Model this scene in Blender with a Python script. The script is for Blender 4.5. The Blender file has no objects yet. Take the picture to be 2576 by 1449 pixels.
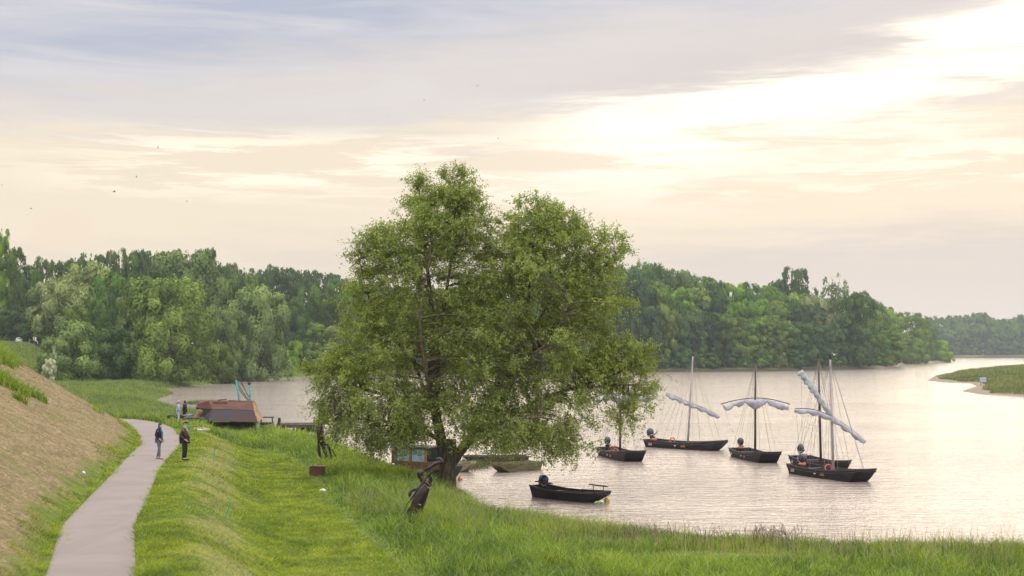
import bpy, bmesh, math, random
import numpy as np
from mathutils import Vector, Matrix, Euler, noise as mnoise
random.seed(7); RNG = np.random.default_rng(7)
SC = bpy.context.scene
COL = SC.collection
R = math.radians
# ---------------------------------------------------------------- camera
F = 3539.0; CX = 1288.0; CY = 724.5; HC = 7.5
PITCH = math.atan((881 - 724.5) / F)
cam_d = bpy.data.cameras.new('camera'); cam = bpy.data.objects.new('camera', cam_d); COL.objects.link(cam)
cam.location = (0, 0, HC); cam.rotation_euler = (R(90) + PITCH, 0, 0)
cam_d.sensor_width = 36; cam_d.lens = 36 * F / 2576; cam_d.clip_start = 0.5; cam_d.clip_end = 9000
SC.camera = cam
CP, SP = math.cos(PITCH), math.sin(PITCH)
def ray(px, py):
    u = (px - CX) / F; v = (CY - py) / F
    return Vector((u, CP - v * SP, SP + v * CP))
def G(px, py, z=0.0):            # sight line meets the level z
    d = ray(px, py); t = (z - HC) / d.z
    return Vector((d.x * t, d.y * t, z))
def U(px, py, Y):                # sight line meets the plane y=Y
    d = ray(px, py); t = Y / d.y
    return Vector((d.x * t, Y, HC + d.z * t))
def PX(p):                       # world -> picture
    dx, dy, dz = p[0], p[1], p[2] - HC
    f = dy * CP + dz * SP; v = -dy * SP + dz * CP
    return CX + F * dx / f, CY - F * v / f

# ---------------------------------------------------------------- object helpers
def tag(o, label=None, cat=None, group=None, kind=None):
    if label: o['label'] = label
    if cat: o['category'] = cat
    if group: o['group'] = group
    if kind: o['kind'] = kind
    return o
def thing(name, label, cat, loc=(0, 0, 0), rz=0.0, group=None):
    o = bpy.data.objects.new(name, None); COL.objects.link(o)
    o.location = loc; o.rotation_euler = (0, 0, rz); o.empty_display_size = 0.2
    return tag(o, label, cat, group)
def link(name, me, mat=None, parent=None):
    o = bpy.data.objects.new(name, me); COL.objects.link(o)
    if mat is not None and not me.materials: me.materials.append(mat)
    if parent is not None: o.parent = parent
    return o
def obj(name, bm, mat, parent=None, smooth=False):
    bmesh.ops.recalc_face_normals(bm, faces=bm.faces)
    me = bpy.data.meshes.new(name); bm.to_mesh(me); bm.free()
    if smooth:
        for p in me.polygons: p.use_smooth = True
    return link(name, me, mat, parent)
def npmesh(name, V, Fc, tone=None, colr=None, smooth=False, mat_idx=None):
    """V (n,3), Fc (m,k) uniform face size"""
    me = bpy.data.meshes.new(name); n = len(V); m, k = Fc.shape
    me.vertices.add(n); me.vertices.foreach_set('co', np.ascontiguousarray(V, np.float32).ravel())
    me.loops.add(m * k); me.loops.foreach_set('vertex_index', np.ascontiguousarray(Fc, np.int32).ravel())
    me.polygons.add(m); me.polygons.foreach_set('loop_start', np.arange(0, m * k, k, dtype=np.int32))
    me.polygons.foreach_set('loop_total', np.full(m, k, np.int32))
    if smooth: me.polygons.foreach_set('use_smooth', np.ones(m, bool))
    if mat_idx is not None: me.polygons.foreach_set('material_index', mat_idx.astype(np.int32))
    me.update(calc_edges=True)
    if tone is not None:
        a = me.attributes.new('tone', 'FLOAT', 'POINT'); a.data.foreach_set('value', tone.astype(np.float32))
    if colr is not None:
        a = me.attributes.new('zone', 'FLOAT_COLOR', 'POINT'); a.data.foreach_set('color', colr.astype(np.float32).ravel())
    return me
def box(bm, c, s, rot=None):
    M = Matrix.Translation(Vector(c)) @ (rot.to_4x4() if rot is not None else Matrix.Identity(4)) @ Matrix.Diagonal((s[0], s[1], s[2], 1))
    return bmesh.ops.create_cube(bm, size=1, matrix=M)
def ball(bm, c, s, seg=12, rot=None):
    M = Matrix.Translation(Vector(c)) @ (rot.to_4x4() if rot is not None else Matrix.Identity(4)) @ Matrix.Diagonal((s[0], s[1], s[2], 1))
    return bmesh.ops.create_uvsphere(bm, u_segments=seg, v_segments=max(6, seg // 2 + 2), radius=1, matrix=M)
def tube(bm, pts, rad, seg=6, cap=True):
    pts = [Vector(p) for p in pts]; n = len(pts)
    if not hasattr(rad, '__len__'): rad = [rad] * n
    rings = []; prev = None
    for i, p in enumerate(pts):
        t = (pts[min(i + 1, n - 1)] - pts[max(i - 1, 0)]).normalized()
        if prev is None:
            a = t.orthogonal().normalized()
        else:
            a = (prev - t * prev.dot(t)); a = a.normalized() if a.length > 1e-6 else t.orthogonal().normalized()
        prev = a; b = t.cross(a)
        rings.append([bm.verts.new(p + (a * math.cos(2 * math.pi * k / seg) + b * math.sin(2 * math.pi * k / seg)) * rad[i]) for k in range(seg)])
    for i in range(n - 1):
        for k in range(seg):
            bm.faces.new((rings[i][k], rings[i][(k + 1) % seg], rings[i + 1][(k + 1) % seg], rings[i + 1][k]))
    if cap:
        bm.faces.new(rings[0][::-1]); bm.faces.new(rings[-1])
def BM(): return bmesh.new()
def bevel(bm, w=0.02, seg=1):
    bmesh.ops.bevel(bm, geom=bm.edges[:], offset=w, segments=seg, affect='EDGES')

# ---------------------------------------------------------------- node helper
class E:
    def __init__(s, nt, sock): s.nt = nt; s.s = sock
    def _m(s, op, *a, clamp=False):
        n = s.nt.nodes.new('ShaderNodeMath'); n.operation = op; n.use_clamp = clamp
        for i, v in enumerate((s,) + a):
            if isinstance(v, E): s.nt.links.new(v.s, n.inputs[i])
            else: n.inputs[i].default_value = v
        return E(s.nt, n.outputs[0])
    def __add__(s, o): return s._m('ADD', o)
    __radd__ = __add__
    def __mul__(s, o): return s._m('MULTIPLY', o)
    __rmul__ = __mul__
    def __sub__(s, o): return s._m('SUBTRACT', o)
    def __rsub__(s, o): return (s * -1.0) + o
    def __truediv__(s, o): return s._m('DIVIDE', o)
    def pow(s, o): return s._m('POWER', o)
    def clamp(s): return s._m('ADD', 0.0, clamp=True)
    def abs(s): return s._m('ABSOLUTE')
    def ss(s, a, b):               # smooth step
        n = s.nt.nodes.new('ShaderNodeMapRange'); n.interpolation_type = 'SMOOTHSTEP'; n.clamp = True
        s.nt.links.new(s.s, n.inputs[0]); n.inputs[1].default_value = a; n.inputs[2].default_value = b
        if a > b:
            n.inputs[1].default_value = b; n.inputs[2].default_value = a; n.inputs[3].default_value = 1; n.inputs[4].default_value = 0
        return E(s.nt, n.outputs[0])
class NT:
    def __init__(s, nt): s.nt = nt
    def n(s, t, **k):
        n = s.nt.nodes.new(t)
        for a, v in k.items(): setattr(n, a, v)
        return n
    def l(s, a, b): s.nt.links.new(a.s if isinstance(a, E) else a, b)
    def e(s, sock): return E(s.nt, sock)
    def pos(s):
        g = s.n('ShaderNodeNewGeometry'); return g.outputs['Position']
    def xyz(s, v):
        n = s.n('ShaderNodeSeparateXYZ'); s.l(v, n.inputs[0]); return [E(s.nt, o) for o in n.outputs]
    def vec(s, *c):
        n = s.n('ShaderNodeCombineXYZ')
        for i, v in enumerate(c):
            if isinstance(v, E): s.l(v, n.inputs[i])
            else: n.inputs[i].default_value = v
        return n.outputs[0]
    def scale(s, v, sx, sy, sz, rz=0):
        n = s.n('ShaderNodeMapping'); n.inputs['Scale'].default_value = (sx, sy, sz); n.inputs['Rotation'].default_value = (0, 0, rz); s.l(v, n.inputs[0]); return n.outputs[0]
    def noise(s, v, scale=1, detail=4, rough=.55, dist=0, typ=None):
        n = s.n('ShaderNodeTexNoise'); s.l(v, n.inputs['Vector'])
        n.inputs['Scale'].default_value = scale; n.inputs['Detail'].default_value = detail
        n.inputs['Roughness'].default_value = rough; n.inputs['Distortion'].default_value = dist
        return E(s.nt, n.outputs[0])
    def mix(s, f, a, b, mode='MIX'):
        n = s.n('ShaderNodeMix', data_type='RGBA', blend_type=mode); n.clamp_factor = True
        if isinstance(f, E): s.l(f, n.inputs[0])
        else: n.inputs[0].default_value = f
        for v, i in ((a, 6), (b, 7)):
            if isinstance(v, (tuple, list)): n.inputs[i].default_value = (*v[:3], 1)
            else: s.l(v, n.inputs[i])
        return n.outputs[2]
    def attr(s, name):
        n = s.n('ShaderNodeAttribute', attribute_name=name); return n
    def bump(s, h, strength=.3, dist=.05):
        n = s.n('ShaderNodeBump'); n.inputs['Strength'].default_value = strength; n.inputs['Distance'].default_value = dist
        s.l(h, n.inputs['Height']); return n.outputs[0]
def newmat(name):
    m = bpy.data.materials.new(name); m.use_nodes = True; t = m.node_tree; t.nodes.clear()
    N = NT(t); out = N.n('ShaderNodeOutputMaterial'); return m, N, out
def mat(name, col, col2=None, scale=6, rough=.75, metal=0.0, bump=.2, stretch=(1, 1, 1), spec=.4, lo=.35, hi=.65, detail=5, emit=None):
    m, N, out = newmat(name)
    p = N.n('ShaderNodeBsdfPrincipled'); N.l(p.outputs[0], out.inputs[0])
    tc = N.n('ShaderNodeTexCoord').outputs['Object']
    v = N.scale(tc, *stretch)
    n1 = N.noise(v, scale, detail, .6)
    c = N.mix(n1.ss(lo, hi), col, col2 if col2 else tuple(x * .7 for x in col))
    N.l(c, p.inputs['Base Color'])
    p.inputs['Roughness'].default_value = rough; p.inputs['Metallic'].default_value = metal
    p.inputs['Specular IOR Level'].default_value = spec
    if bump: N.l(N.bump(n1, bump, .03), p.inputs['Normal'])
    return m
def leafmat(name, dark, light, trans=.4, gloss=.08, tcol=1.35, obcol=True, patch=0):
    m, N, out = newmat(name)
    t = N.e(N.attr('tone').outputs['Fac'])
    c = N.mix(t, dark, light)
    if patch:
        pn = N.noise(N.pos(), patch, 3, .6)
        c = N.mix(pn.ss(.35, .7), c, N.mix(1.0, c, (1.25, 1.12, .75), 'MULTIPLY'))
    if obcol:
        oi = N.n('ShaderNodeObjectInfo'); c = N.mix(1.0, c, oi.outputs['Color'], 'MULTIPLY')
    d = N.n('ShaderNodeBsdfDiffuse'); N.l(c, d.inputs[0])
    tr = N.n('ShaderNodeBsdfTranslucent'); c2 = N.mix(1.0, c, (tcol, tcol * .98, tcol * .45), 'MULTIPLY'); N.l(c2, tr.inputs[0])
    mx = N.n('ShaderNodeMixShader'); mx.inputs[0].default_value = trans; N.l(d.outputs[0], mx.inputs[1]); N.l(tr.outputs[0], mx.inputs[2])
    g = N.n('ShaderNodeBsdfGlossy'); g.inputs['Roughness'].default_value = .45; g.inputs[0].default_value = (.8, .85, .9, 1)
    m2 = N.n('ShaderNodeMixShader'); m2.inputs[0].default_value = gloss; N.l(mx.outputs[0], m2.inputs[1]); N.l(g.outputs[0], m2.inputs[2])
    N.l(m2.outputs[0], out.inputs[0]); return m

# ---------------------------------------------------------------- world, sun, haze
SUN_AZ, SUN_EL = R(17), R(13)
def make_world():
    w = bpy.data.worlds.new('World'); SC.world = w; w.use_nodes = True; t = w.node_tree; t.nodes.clear(); N = NT(t)
    out = N.n('ShaderNodeOutputWorld')
    gen = N.n('ShaderNodeTexCoord').outputs['Generated']
    x, y, z = N.xyz(gen)
    az = x._m('ARCTAN2', y) * 57.2958; el = z._m('ARCSINE') * 57.2958
    big = N.noise(N.scale(gen, 4, 4, 22), 1, 6, .62, .4)
    fine = N.noise(N.scale(gen, 9, 9, 95), 1, 7, .62, .5)
    mid = N.noise(N.scale(gen, 5, 5, 45), 1, 6, .6, .8)
    puff = N.noise(N.scale(gen, 22, 22, 34), 1, 6, .6, .5)
    elw = el + (big - .5) * 4.5 + (fine - .5) * 1.2
    low = N.mix(az.ss(-15, 18), (.86, .745, .62), (.74, .67, .63))
    c = N.mix((elw + az * -.04).ss(3.0, 5.6), low, (.985, .85, .665))
    c = N.mix((elw + az * -.03 + (fine - .5) * 2.2).ss(7.9, 9.9), c, (.80, .74, .71))
    c = N.mix((elw + az * -.12 + (mid - .5) * 3).ss(11.5, 14.5), c, (.53, .565, .68))
    c = N.mix((mid - .42) * 2.0 * el.ss(8, 11), c, (.90, .85, .83))
    # thin warm streaks, low on the left
    st = (fine + (mid - .5) * .5).ss(.47, .60) * (el - 7.4).abs().ss(1.9, .5) * az.ss(-23, -12)
    c = N.mix(st * .95, c, (1.25, 1.10, .88))
    st2 = (fine + (big - .5) * .5).ss(.50, .70) * (el - 5.2).abs().ss(2.6, .4)
    c = N.mix(st2 * .35, c, (.98, .84, .70))
    # the bright break in the clouds
    line = az * .11 + az * az * .003 + 9.9
    b = line - el + (mid - .5) * 2.8 + (fine - .5) * 1.0
    br = b.ss(-.5, 1.0) * b.ss(6.2, 2.0) * az.ss(-3.5, 7)
    core = b.ss(0, .8) * b.ss(4.2, .7) * az.ss(0, 6)
    str_ = N.noise(N.scale(gen, 6, 6, 70), 1, 5, .6, .6)
    wisps = (str_ * .8 + mid * .4).ss(.50, .68)
    edge = b.ss(0, .8) * b.ss(2.2, .8)
    c = N.mix(br * (wisps * .5 + .32), c, (1.06, .94, .76))
    c = N.mix(br * wisps * .9, c, (1.25, 1.17, 1.0))
    c = N.mix(edge * az.ss(0, 9) * .5, c, (1.35, 1.27, 1.10))
    c = N.mix(core * (wisps * .85 + .05), c, (1.4, 1.3, 1.12))
    c = N.mix(b.ss(-2.6, -.3) * b.ss(.3, -.3) * az.ss(-4, 8) * .45, c, (.70, .64, .63))
    # small peach heap clouds low on the left
    hp = ((az + 17.6).abs().ss(2.3, .4) * (el - 4.75).abs().ss(1.25, .2) + (puff - .5) * 2.2).ss(.55, .95)
    c = N.mix(hp * .6, c, (1.0, .80, .63))
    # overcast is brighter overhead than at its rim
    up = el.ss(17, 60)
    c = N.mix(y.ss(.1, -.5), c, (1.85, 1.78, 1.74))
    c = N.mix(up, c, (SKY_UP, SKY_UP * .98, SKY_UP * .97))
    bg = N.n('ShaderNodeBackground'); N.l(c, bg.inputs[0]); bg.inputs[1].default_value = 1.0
    sky = N.n('ShaderNodeTexSky', sky_type='NISHITA'); sky.sun_disc = False
    sky.sun_elevation = SUN_EL; sky.sun_rotation = SUN_AZ; sky.altitude = 60
    b2 = N.n('ShaderNodeBackground'); N.l(sky.outputs[0], b2.inputs[0]); b2.inputs[1].default_value = .05
    mx = N.n('ShaderNodeMixShader'); mx.inputs[0].default_value = .04; N.l(bg.outputs[0], mx.inputs[1]); N.l(b2.outputs[0], mx.inputs[2])
    N.l(mx.outputs[0], out.inputs[0])
    w.cycles.sampling_method = 'MANUAL'; w.cycles.sample_map_resolution = 512
    s = bpy.data.lights.new('sun', 'SUN'); s.energy = SUN_E; s.angle = R(50); s.color = (1.0, .84, .62)
    so = bpy.data.objects.new('sun', s); COL.objects.link(so)
    d = Vector((math.sin(SUN_AZ) * math.cos(SUN_EL), math.cos(SUN_AZ) * math.cos(SUN_EL), math.sin(SUN_EL)))
    so.rotation_euler = d.to_track_quat('Z', 'Y').to_euler(); so.location = d * 200
def make_haze():
    m, N, out = newmat('haze_air')
    v = N.n('ShaderNodeVolumePrincipled'); v.inputs['Color'].default_value = (.80, .88, 1, 1)
    v.inputs['Density'].default_value = HAZE; v.inputs['Anisotropy'].default_value = .0
    N.l(v.outputs[0], out.inputs['Volume'])
    bm = BM(); box(bm, (0, 1600, 32), (5600, 3600, 76)); o = obj('haze', bm, m); tag(o, kind='stuff')
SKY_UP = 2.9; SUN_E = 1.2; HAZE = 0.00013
# ---------------------------------------------------------------- land
def seg_dist(P, pts, closed=False):
    P = np.asarray(P, float); d2 = np.full(len(P), 1e18)
    n = len(pts)
    for i in range(n if closed else n - 1):
        a = np.array(pts[i], float); b = np.array(pts[(i + 1) % n], float); ab = b - a
        t = np.clip(((P - a) @ ab) / (ab @ ab), 0, 1)
        q = P - (a + t[:, None] * ab); d2 = np.minimum(d2, (q * q).sum(1))
    return np.sqrt(d2)
def inside(P, pts):
    x, y = P[:, 0], P[:, 1]; r = np.zeros(len(P), bool); n = len(pts)
    for i in range(n):
        x1, y1 = pts[i]; x2, y2 = pts[(i + 1) % n]
        c = ((y1 > y) != (y2 > y))
        with np.errstate(divide='ignore', invalid='ignore'):
            r ^= c & (x < (x2 - x1) * (y - y1) / (y2 - y1 + 1e-12) + x1)
    return r
def sdist(P, pts):
    d = seg_dist(P, pts, True); return np.where(inside(P, pts), d, -d)
def sst(a, b, x):
    t = np.clip((x - a) / (b - a), 0, 1); return t * t * (3 - 2 * t)
def vnoise(P, s, seed=0):          # smooth value noise, vectorised
    q = P * s + seed * 17.31; i = np.floor(q).astype(np.int64); f = q - i; f = f * f * (3 - 2 * f)
    def h(a, b):
        v = np.sin(a * 127.1 + b * 311.7 + seed * 74.7) * 43758.5453; return v - np.floor(v)
    x0, y0 = i[:, 0], i[:, 1]
    return (h(x0, y0) * (1 - f[:, 0]) + h(x0 + 1, y0) * f[:, 0]) * (1 - f[:, 1]) + (h(x0, y0 + 1) * (1 - f[:, 0]) + h(x0 + 1, y0 + 1) * f[:, 0]) * f[:, 1]
def fbm(P, s, seed=0):
    return vnoise(P, s, seed) * .55 + vnoise(P, s * 2.1, seed + 3) * .28 + vnoise(P, s * 4.3, seed + 5) * .17
SHORE = [(200, 44), (60, 45.0), (30, 46.2), (14, 47.4), (8, 49.5), (3.5, 53), (0.2, 58), (-1.4, 64), (-1.9, 71), (-3.6, 75.5), (-7, 84), (-10.5, 98), (-17.5, 116), (-24, 132),
         (-38, 165), (-52, 205), (-58, 243), (-66, 262), (-67, 298), (-65, 327), (-61, 396), (-45, 415), (-10, 440), (32, 474), (60, 487), (103, 507), (140, 556), (164, 603),
         (190, 690), (219, 780), (262, 850), (280, 900), (276, 960), (200, 1100), (60, 1250), (-200, 1350)]
MAIN = SHORE + [(-3000, 1350), (-3000, -60), (200, -60)]
FARB = [(330, 1290), (420, 1375), (560, 1400), (760, 1390), (1100, 1330), (3000, 1300), (3000, 3400), (-3000, 3400), (-3000, 1500), (100, 1420)]
bar_px = [(2318, 957), (2345, 944), (2400, 934), (2480, 928), (2576, 924.5), (2900, 921), (3300, 930), (3300, 1040), (2800, 1014), (2576, 1001), (2510, 996), (2450, 993), (2398, 984), (2440, 972), (2425, 964), (2365, 963)]
BAR = [tuple(G(a, b, 0).xy) for a, b in bar_px]
PATH = [(-7.2, -4.6, 12, 2.4)]     # xl, xr, y, z
for l, r_, yy, z in [(108, 349, 1449, 2.4), (150, 342, 1317, 2.4), (217, 376, 1250, 2.4), (283, 401, 1185, 2.4), (308, 423, 1155, 2.4), (350, 457, 1118, 2.3), (350, 455, 1097, 2.2), (335, 440, 1077, 2.1), (322, 415, 1066, 2.02), (306, 380, 1058, 1.95), (285, 340, 1053, 1.9)]:
    a = G(l, yy, z); b = G(r_, yy, z); PATH.append((a.x, b.x, a.y, z))
PATH += [(-39.5, -33.5, 117.5, 1.86), (-50, -43.5, 121, 1.8)]
pl = [(p[0], p[2]) for p in PATH]; pr = [(p[1], p[2]) for p in PATH]
PATHPOLY = pl + pr[::-1]
FOOT = [(-6.5, -10)] + [(p[0] - .15, p[2]) for p in PATH[:-2]] + [(-37, 113.6), (-50, 117.5), (-64, 130), (-76, 155), (-85, 200), (-90, 260), (-97, 322), (-120, 400), (-150, 480), (-200, 600)]
LEVEE = FOOT + [(-3000, 600), (-3000, -10)]
MOWN = [(p[0], p[2]) for p in PATH[:10]] + [(-31, 106), (-28.5, 104), (-25.6, 101), (-23.4, 97), (-21.2, 93.5), (-14.5, 86), (-11.5, 77), (-9.5, 67.8), (-7.3, 57.3), (-4.9, 47.5), (-3.25, 41.4), (-2.75, 39.3), (-1.6, 28), (-1, 10)]
RUTS = [[tuple(G(a, b, 1.22).xy) for a, b in q] for q in (((645, 1185), (641, 1210), (643, 1243), (650, 1265)), ((729, 1172), (731, 1200), (734, 1240)))]
def height(P):
    P = np.asarray(P, float); x, y = P[:, 0], P[:, 1]
    dm = sdist(P, MAIN); df = sdist(P, FARB); db = sdist(P, BAR)
    zp = np.interp(y, [0, 66, 117, 250, 600], [2.4, 2.4, 1.88, 1.5, 1.6])
    dr = seg_dist(P, pr); dpth = sdist(P, PATHPOLY); dpr = np.where(dpth > 0, 0, seg_dist(P, PATHPOLY, True))
    lowz = np.interp(y, [0, 60, 85, 110, 200], [1.15, 1.2, 1.3, 1.45, 1.4])
    n = fbm(P, .35, 1) - .5; n2 = fbm(P, 1.6, 2) - .5
    hump = .13 * np.exp(-((dpr - 1.6) / 1.0) ** 2)
    z = lowz + (zp - lowz) * sst(4.6, .9, dpr) + np.where(y < 100, hump, 0)
    z = z + n * .04 * sst(.3, 2, dpr) + n2 * .02 * sst(.1, 1, dpr)
    z = z + np.where(y > 125, (fbm(P, .07, 4) - .5) * .9 * sst(125, 160, y), 0)
    dl = sdist(P, LEVEE)
    crest = np.interp(y, [0, 130, 200, 320, 500], [9.2, 8.6, 8.9, 9.1, 9.5])
    sl = np.interp(y, [0, 95, 150, 600], [.55, .60, .55, .5])
    lv = zp + np.clip(dl, 0, 99) * sl + (n2 * .10 + n * .30) * sst(0, 3, dl)
    lv = np.where(lv > crest - .8, crest - .8 + .8 * (1 - np.exp(-(lv - crest + .8) / .8)), lv)
    z = np.where(dl > 0, lv, z)
    rise = np.interp(y, [0, 50, 75, 120, 400, 470], [.62, .60, .55, .35, .30, .42])
    shore = -.12 + np.clip(dm, -30, 99) * rise + .05 * n2
    zmax = np.where(y > 440, 2.6, 99)
    z = np.minimum(np.minimum(z, zmax), shore)
    z = np.where(dm > 0, np.minimum(z, shore), np.maximum(-1.6, -.12 + dm * .25))
    zb = np.where(db > 0, np.minimum(-.1 + db * .075 + .25 * sst(6, 22, db) + 1.0 * sst(10, 40, db), 1.5) + n * .25 * sst(5, 15, db), -2)
    zf = np.where(df > 0, np.minimum(-.1 + df * .3, 2.5), -2)
    z = np.maximum(z, np.where(db > -6, np.maximum(zb, -.1 + np.minimum(db, 0) * .1), -2)); z = np.maximum(z, zf)
    z = z - .10 * sst(-.02, .12, dpth)
    return z
def HZ(x, y): return float(height([(x, y)])[0])
def make_ground():
    ys = [9.0]
    while ys[-1] < 3300:
        ys.append(ys[-1] * 1.0085 if ys[-1] < 160 else ys[-1] * 1.013)
    ys = np.array(ys); us = np.concatenate([np.linspace(-1.6, -.5, 40)[:-1], np.linspace(-.5, .45, 560), np.linspace(.45, 1.5, 40)[1:]])
    Yg, Ug = np.meshgrid(ys, us, indexing='ij'); P = np.stack([(Ug * Yg).ravel(), Yg.ravel()], 1)
    z = height(P)
    nr, nc = Yg.shape; idx = np.arange(nr * nc).reshape(nr, nc)
    Fq = np.stack([idx[:-1, :-1], idx[:-1, 1:], idx[1:, 1:], idx[1:, :-1]], -1).reshape(-1, 4)
    dl = sdist(P, LEVEE); mow = inside(P, MOWN); db = sdist(P, BAR); dm = sdist(P, MAIN); y = P[:, 1]
    C = np.zeros((len(P), 4))
    # R bare slope, G mown, B sand / mud, A crest line of the mown hump
    sf = np.clip(fbm(P, .25, 8) * 1.3 - .15, 0, 1)
    C[:, 0] = sst(.0, 1.0, dl + (fbm(P, .5, 9) - .5) * 2.2) * sst(124, 113, y + (fbm(P, .3, 2) - .5) * 5) * sst(7.5, 6.6, z + (fbm(P, .4, 4) - .5) * 1.2)
    C[:, 1] = mow * 1.0
    C[:, 2] = np.maximum(sst(6.5, 2.0, dm + (fbm(P, .2, 4) - .5) * 4) * (dm > -20) * (y > 400), np.where(db > -8, sst(.34, .20, z), 0))
    C[:, 2] = np.maximum(C[:, 2], sst(1.0, .2, dm) * (y < 300) * .8)
    df = sdist(P, FARB); C[:, 2] = np.maximum(C[:, 2], (df > -20) * sst(14, 8, df))
    dpr = np.where(inside(P, PATHPOLY), 0, seg_dist(P, PATHPOLY, True))
    C[:, 3] = np.exp(-((dpr - 2.2) / 1.25) ** 2) * mow
    for rt in RUTS: C[:, 3] = np.maximum(C[:, 3], .95 * np.exp(-(seg_dist(P, rt) / .2) ** 2))
    o = link('ground', npmesh('ground', np.column_stack([P, z]), Fq, colr=C, smooth=True), ground_mat()); tag(o, kind='structure')
def ground_mat():
    m, N, out = newmat('ground_cover'); p = N.n('ShaderNodeBsdfPrincipled'); N.l(p.outputs[0], out.inputs[0])
    at = N.attr('zone'); s = N.n('ShaderNodeSeparateColor'); N.l(at.outputs['Color'], s.inputs[0])
    r, g, b = [N.e(o) for o in s.outputs]; a = N.e(at.outputs['Alpha']); pos = N.pos()
    big = N.noise(pos, .35, 5, .6); md = N.noise(pos, 1.7, 6, .65); fi = N.noise(pos, 9, 5, .7)
    stk = N.noise(N.scale(pos, 3.0, 3.0, 9.0), 1.2, 5, .7, .4)
    green = N.mix(md.ss(.35, .65), (.085, .125, .018), (.15, .19, .026))
    green = N.mix(big.ss(.52, .70) * .6, green, (.20, .215, .05))
    mown = N.mix(md.ss(.3, .7), (.15, .18, .014), (.27, .285, .028)); mown = N.mix(big.ss(.38, .55) * .6, (.075, .115, .010), mown)
    straw = N.mix(fi.ss(.35, .65), (.32, .27, .115), (.19, .17, .07))
    mown = N.mix((a * 1.15 + (big - .5) * 3.2 + (md - .5) * 1.8).ss(.45, 1.0) * .60, mown, straw)
    mown = N.mix(fi.ss(.60, .74) * .45, mown, (.10, .10, .035))
    dirt = N.mix(stk.ss(.38, .62), (.33, .24, .13), (.185, .14, .075))
    dirt = N.mix((md * .7 + big * .4).ss(.50, .64) * .6, dirt, (.16, .155, .055))
    dirt = N.mix((fi * .6 + md * .5).ss(.57, .68) * .75, dirt, (.11, .085, .05))
    dirt = N.mix(N.noise(N.scale(pos, 1.1, .7, 3.0), 1, 6, .7, .6).ss(.50, .62) * .6, dirt, (.14, .105, .058))
    dirt = N.mix(big.ss(.55, .72) * .55, dirt, (.15, .155, .045))
    px_, py_, pz_ = N.xyz(pos); mud = py_.ss(380, 420) * (1.0 - (px_.ss(142, 158) * py_.ss(1150, 1050))).clamp()
    sand = N.mix(md.ss(.3, .7), (.30, .235, .18), (.20, .155, .115))
    c = N.mix(g, green, mown); c = N.mix(r, c, dirt); sand = N.mix(mud, sand, N.mix(md.ss(.3, .7), (.085, .065, .045), (.05, .045, .025))); c = N.mix((b + (md - .5) * .5).ss(.3, .7), c, sand)
    N.l(c, p.inputs['Base Color']); p.inputs['Roughness'].default_value = .95; p.inputs['Specular IOR Level'].default_value = .15
    h = fi * .5 + stk * .8 + md
    N.l(N.bump(h, .7, .09), p.inputs['Normal']); return m
def make_path():
    m, N, out = newmat('path_gravel'); p = N.n('ShaderNodeBsdfPrincipled'); N.l(p.outputs[0], out.inputs[0]); pos = N.pos()
    a = N.noise(pos, .5, 5, .6); b = N.noise(pos, 30, 3, .7); t = N.noise(N.scale(pos, 2.2, .12, 1), 1, 4, .6)
    c = N.mix(a.ss(.3, .7), (.26, .222, .205), (.22, .187, .174)); c = N.mix(N.noise(pos, 2.2, 5, .7).ss(.5, .68) * .35, c, (.215, .18, .16)); c = N.mix(t.ss(.5, .7) * .25, c, (.31, .265, .245)); c = N.mix(b.ss(.58, .7) * .35, c, (.22, .20, .18))
    N.l(c, p.inputs['Base Color']); p.inputs['Roughness'].default_value = .9; p.inputs['Specular IOR Level'].default_value = .2
    N.l(N.bump(b, .25, .02), p.inputs['Normal'])
    pa = np.array(PATH); s = np.concatenate([[0], np.cumsum(np.hypot(np.diff(pa[:, 0]), np.diff(pa[:, 2])))])
    q = np.arange(0, s[-1], .35)
    def sm(v):
        w = np.interp(q, s, v); k = np.hanning(45); k /= k.sum(); wp = np.pad(w, 22, mode='edge'); return np.convolve(wp, k, 'valid')
    xl, xr, y, z = [sm(pa[:, i]) for i in range(4)]
    jl = (np.random.default_rng(3).random(len(q)) - .5) * .09; jr = (np.random.default_rng(4).random(len(q)) - .5) * .09
    W = 9; V = []
    for k in range(W):
        f = k / (W - 1); X = xl - .14 + jl + (xr + jr - xl - jl + .28) * f; cam_ = .04 * (1 - (2 * f - 1) ** 2)
        V.append(np.column_stack([X, y, z - .045 + cam_ + (.0 if 0 < k < W - 1 else -.03)]))
    V = np.stack(V, 1); n = len(q); idx = np.arange(n * W).reshape(n, W)
    Fq = np.stack([idx[:-1, :-1], idx[:-1, 1:], idx[1:, 1:], idx[1:, :-1]], -1).reshape(-1, 4)
    tag(link('path', npmesh('path', V.reshape(-1, 3), Fq, smooth=True), m), kind='structure')
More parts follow.
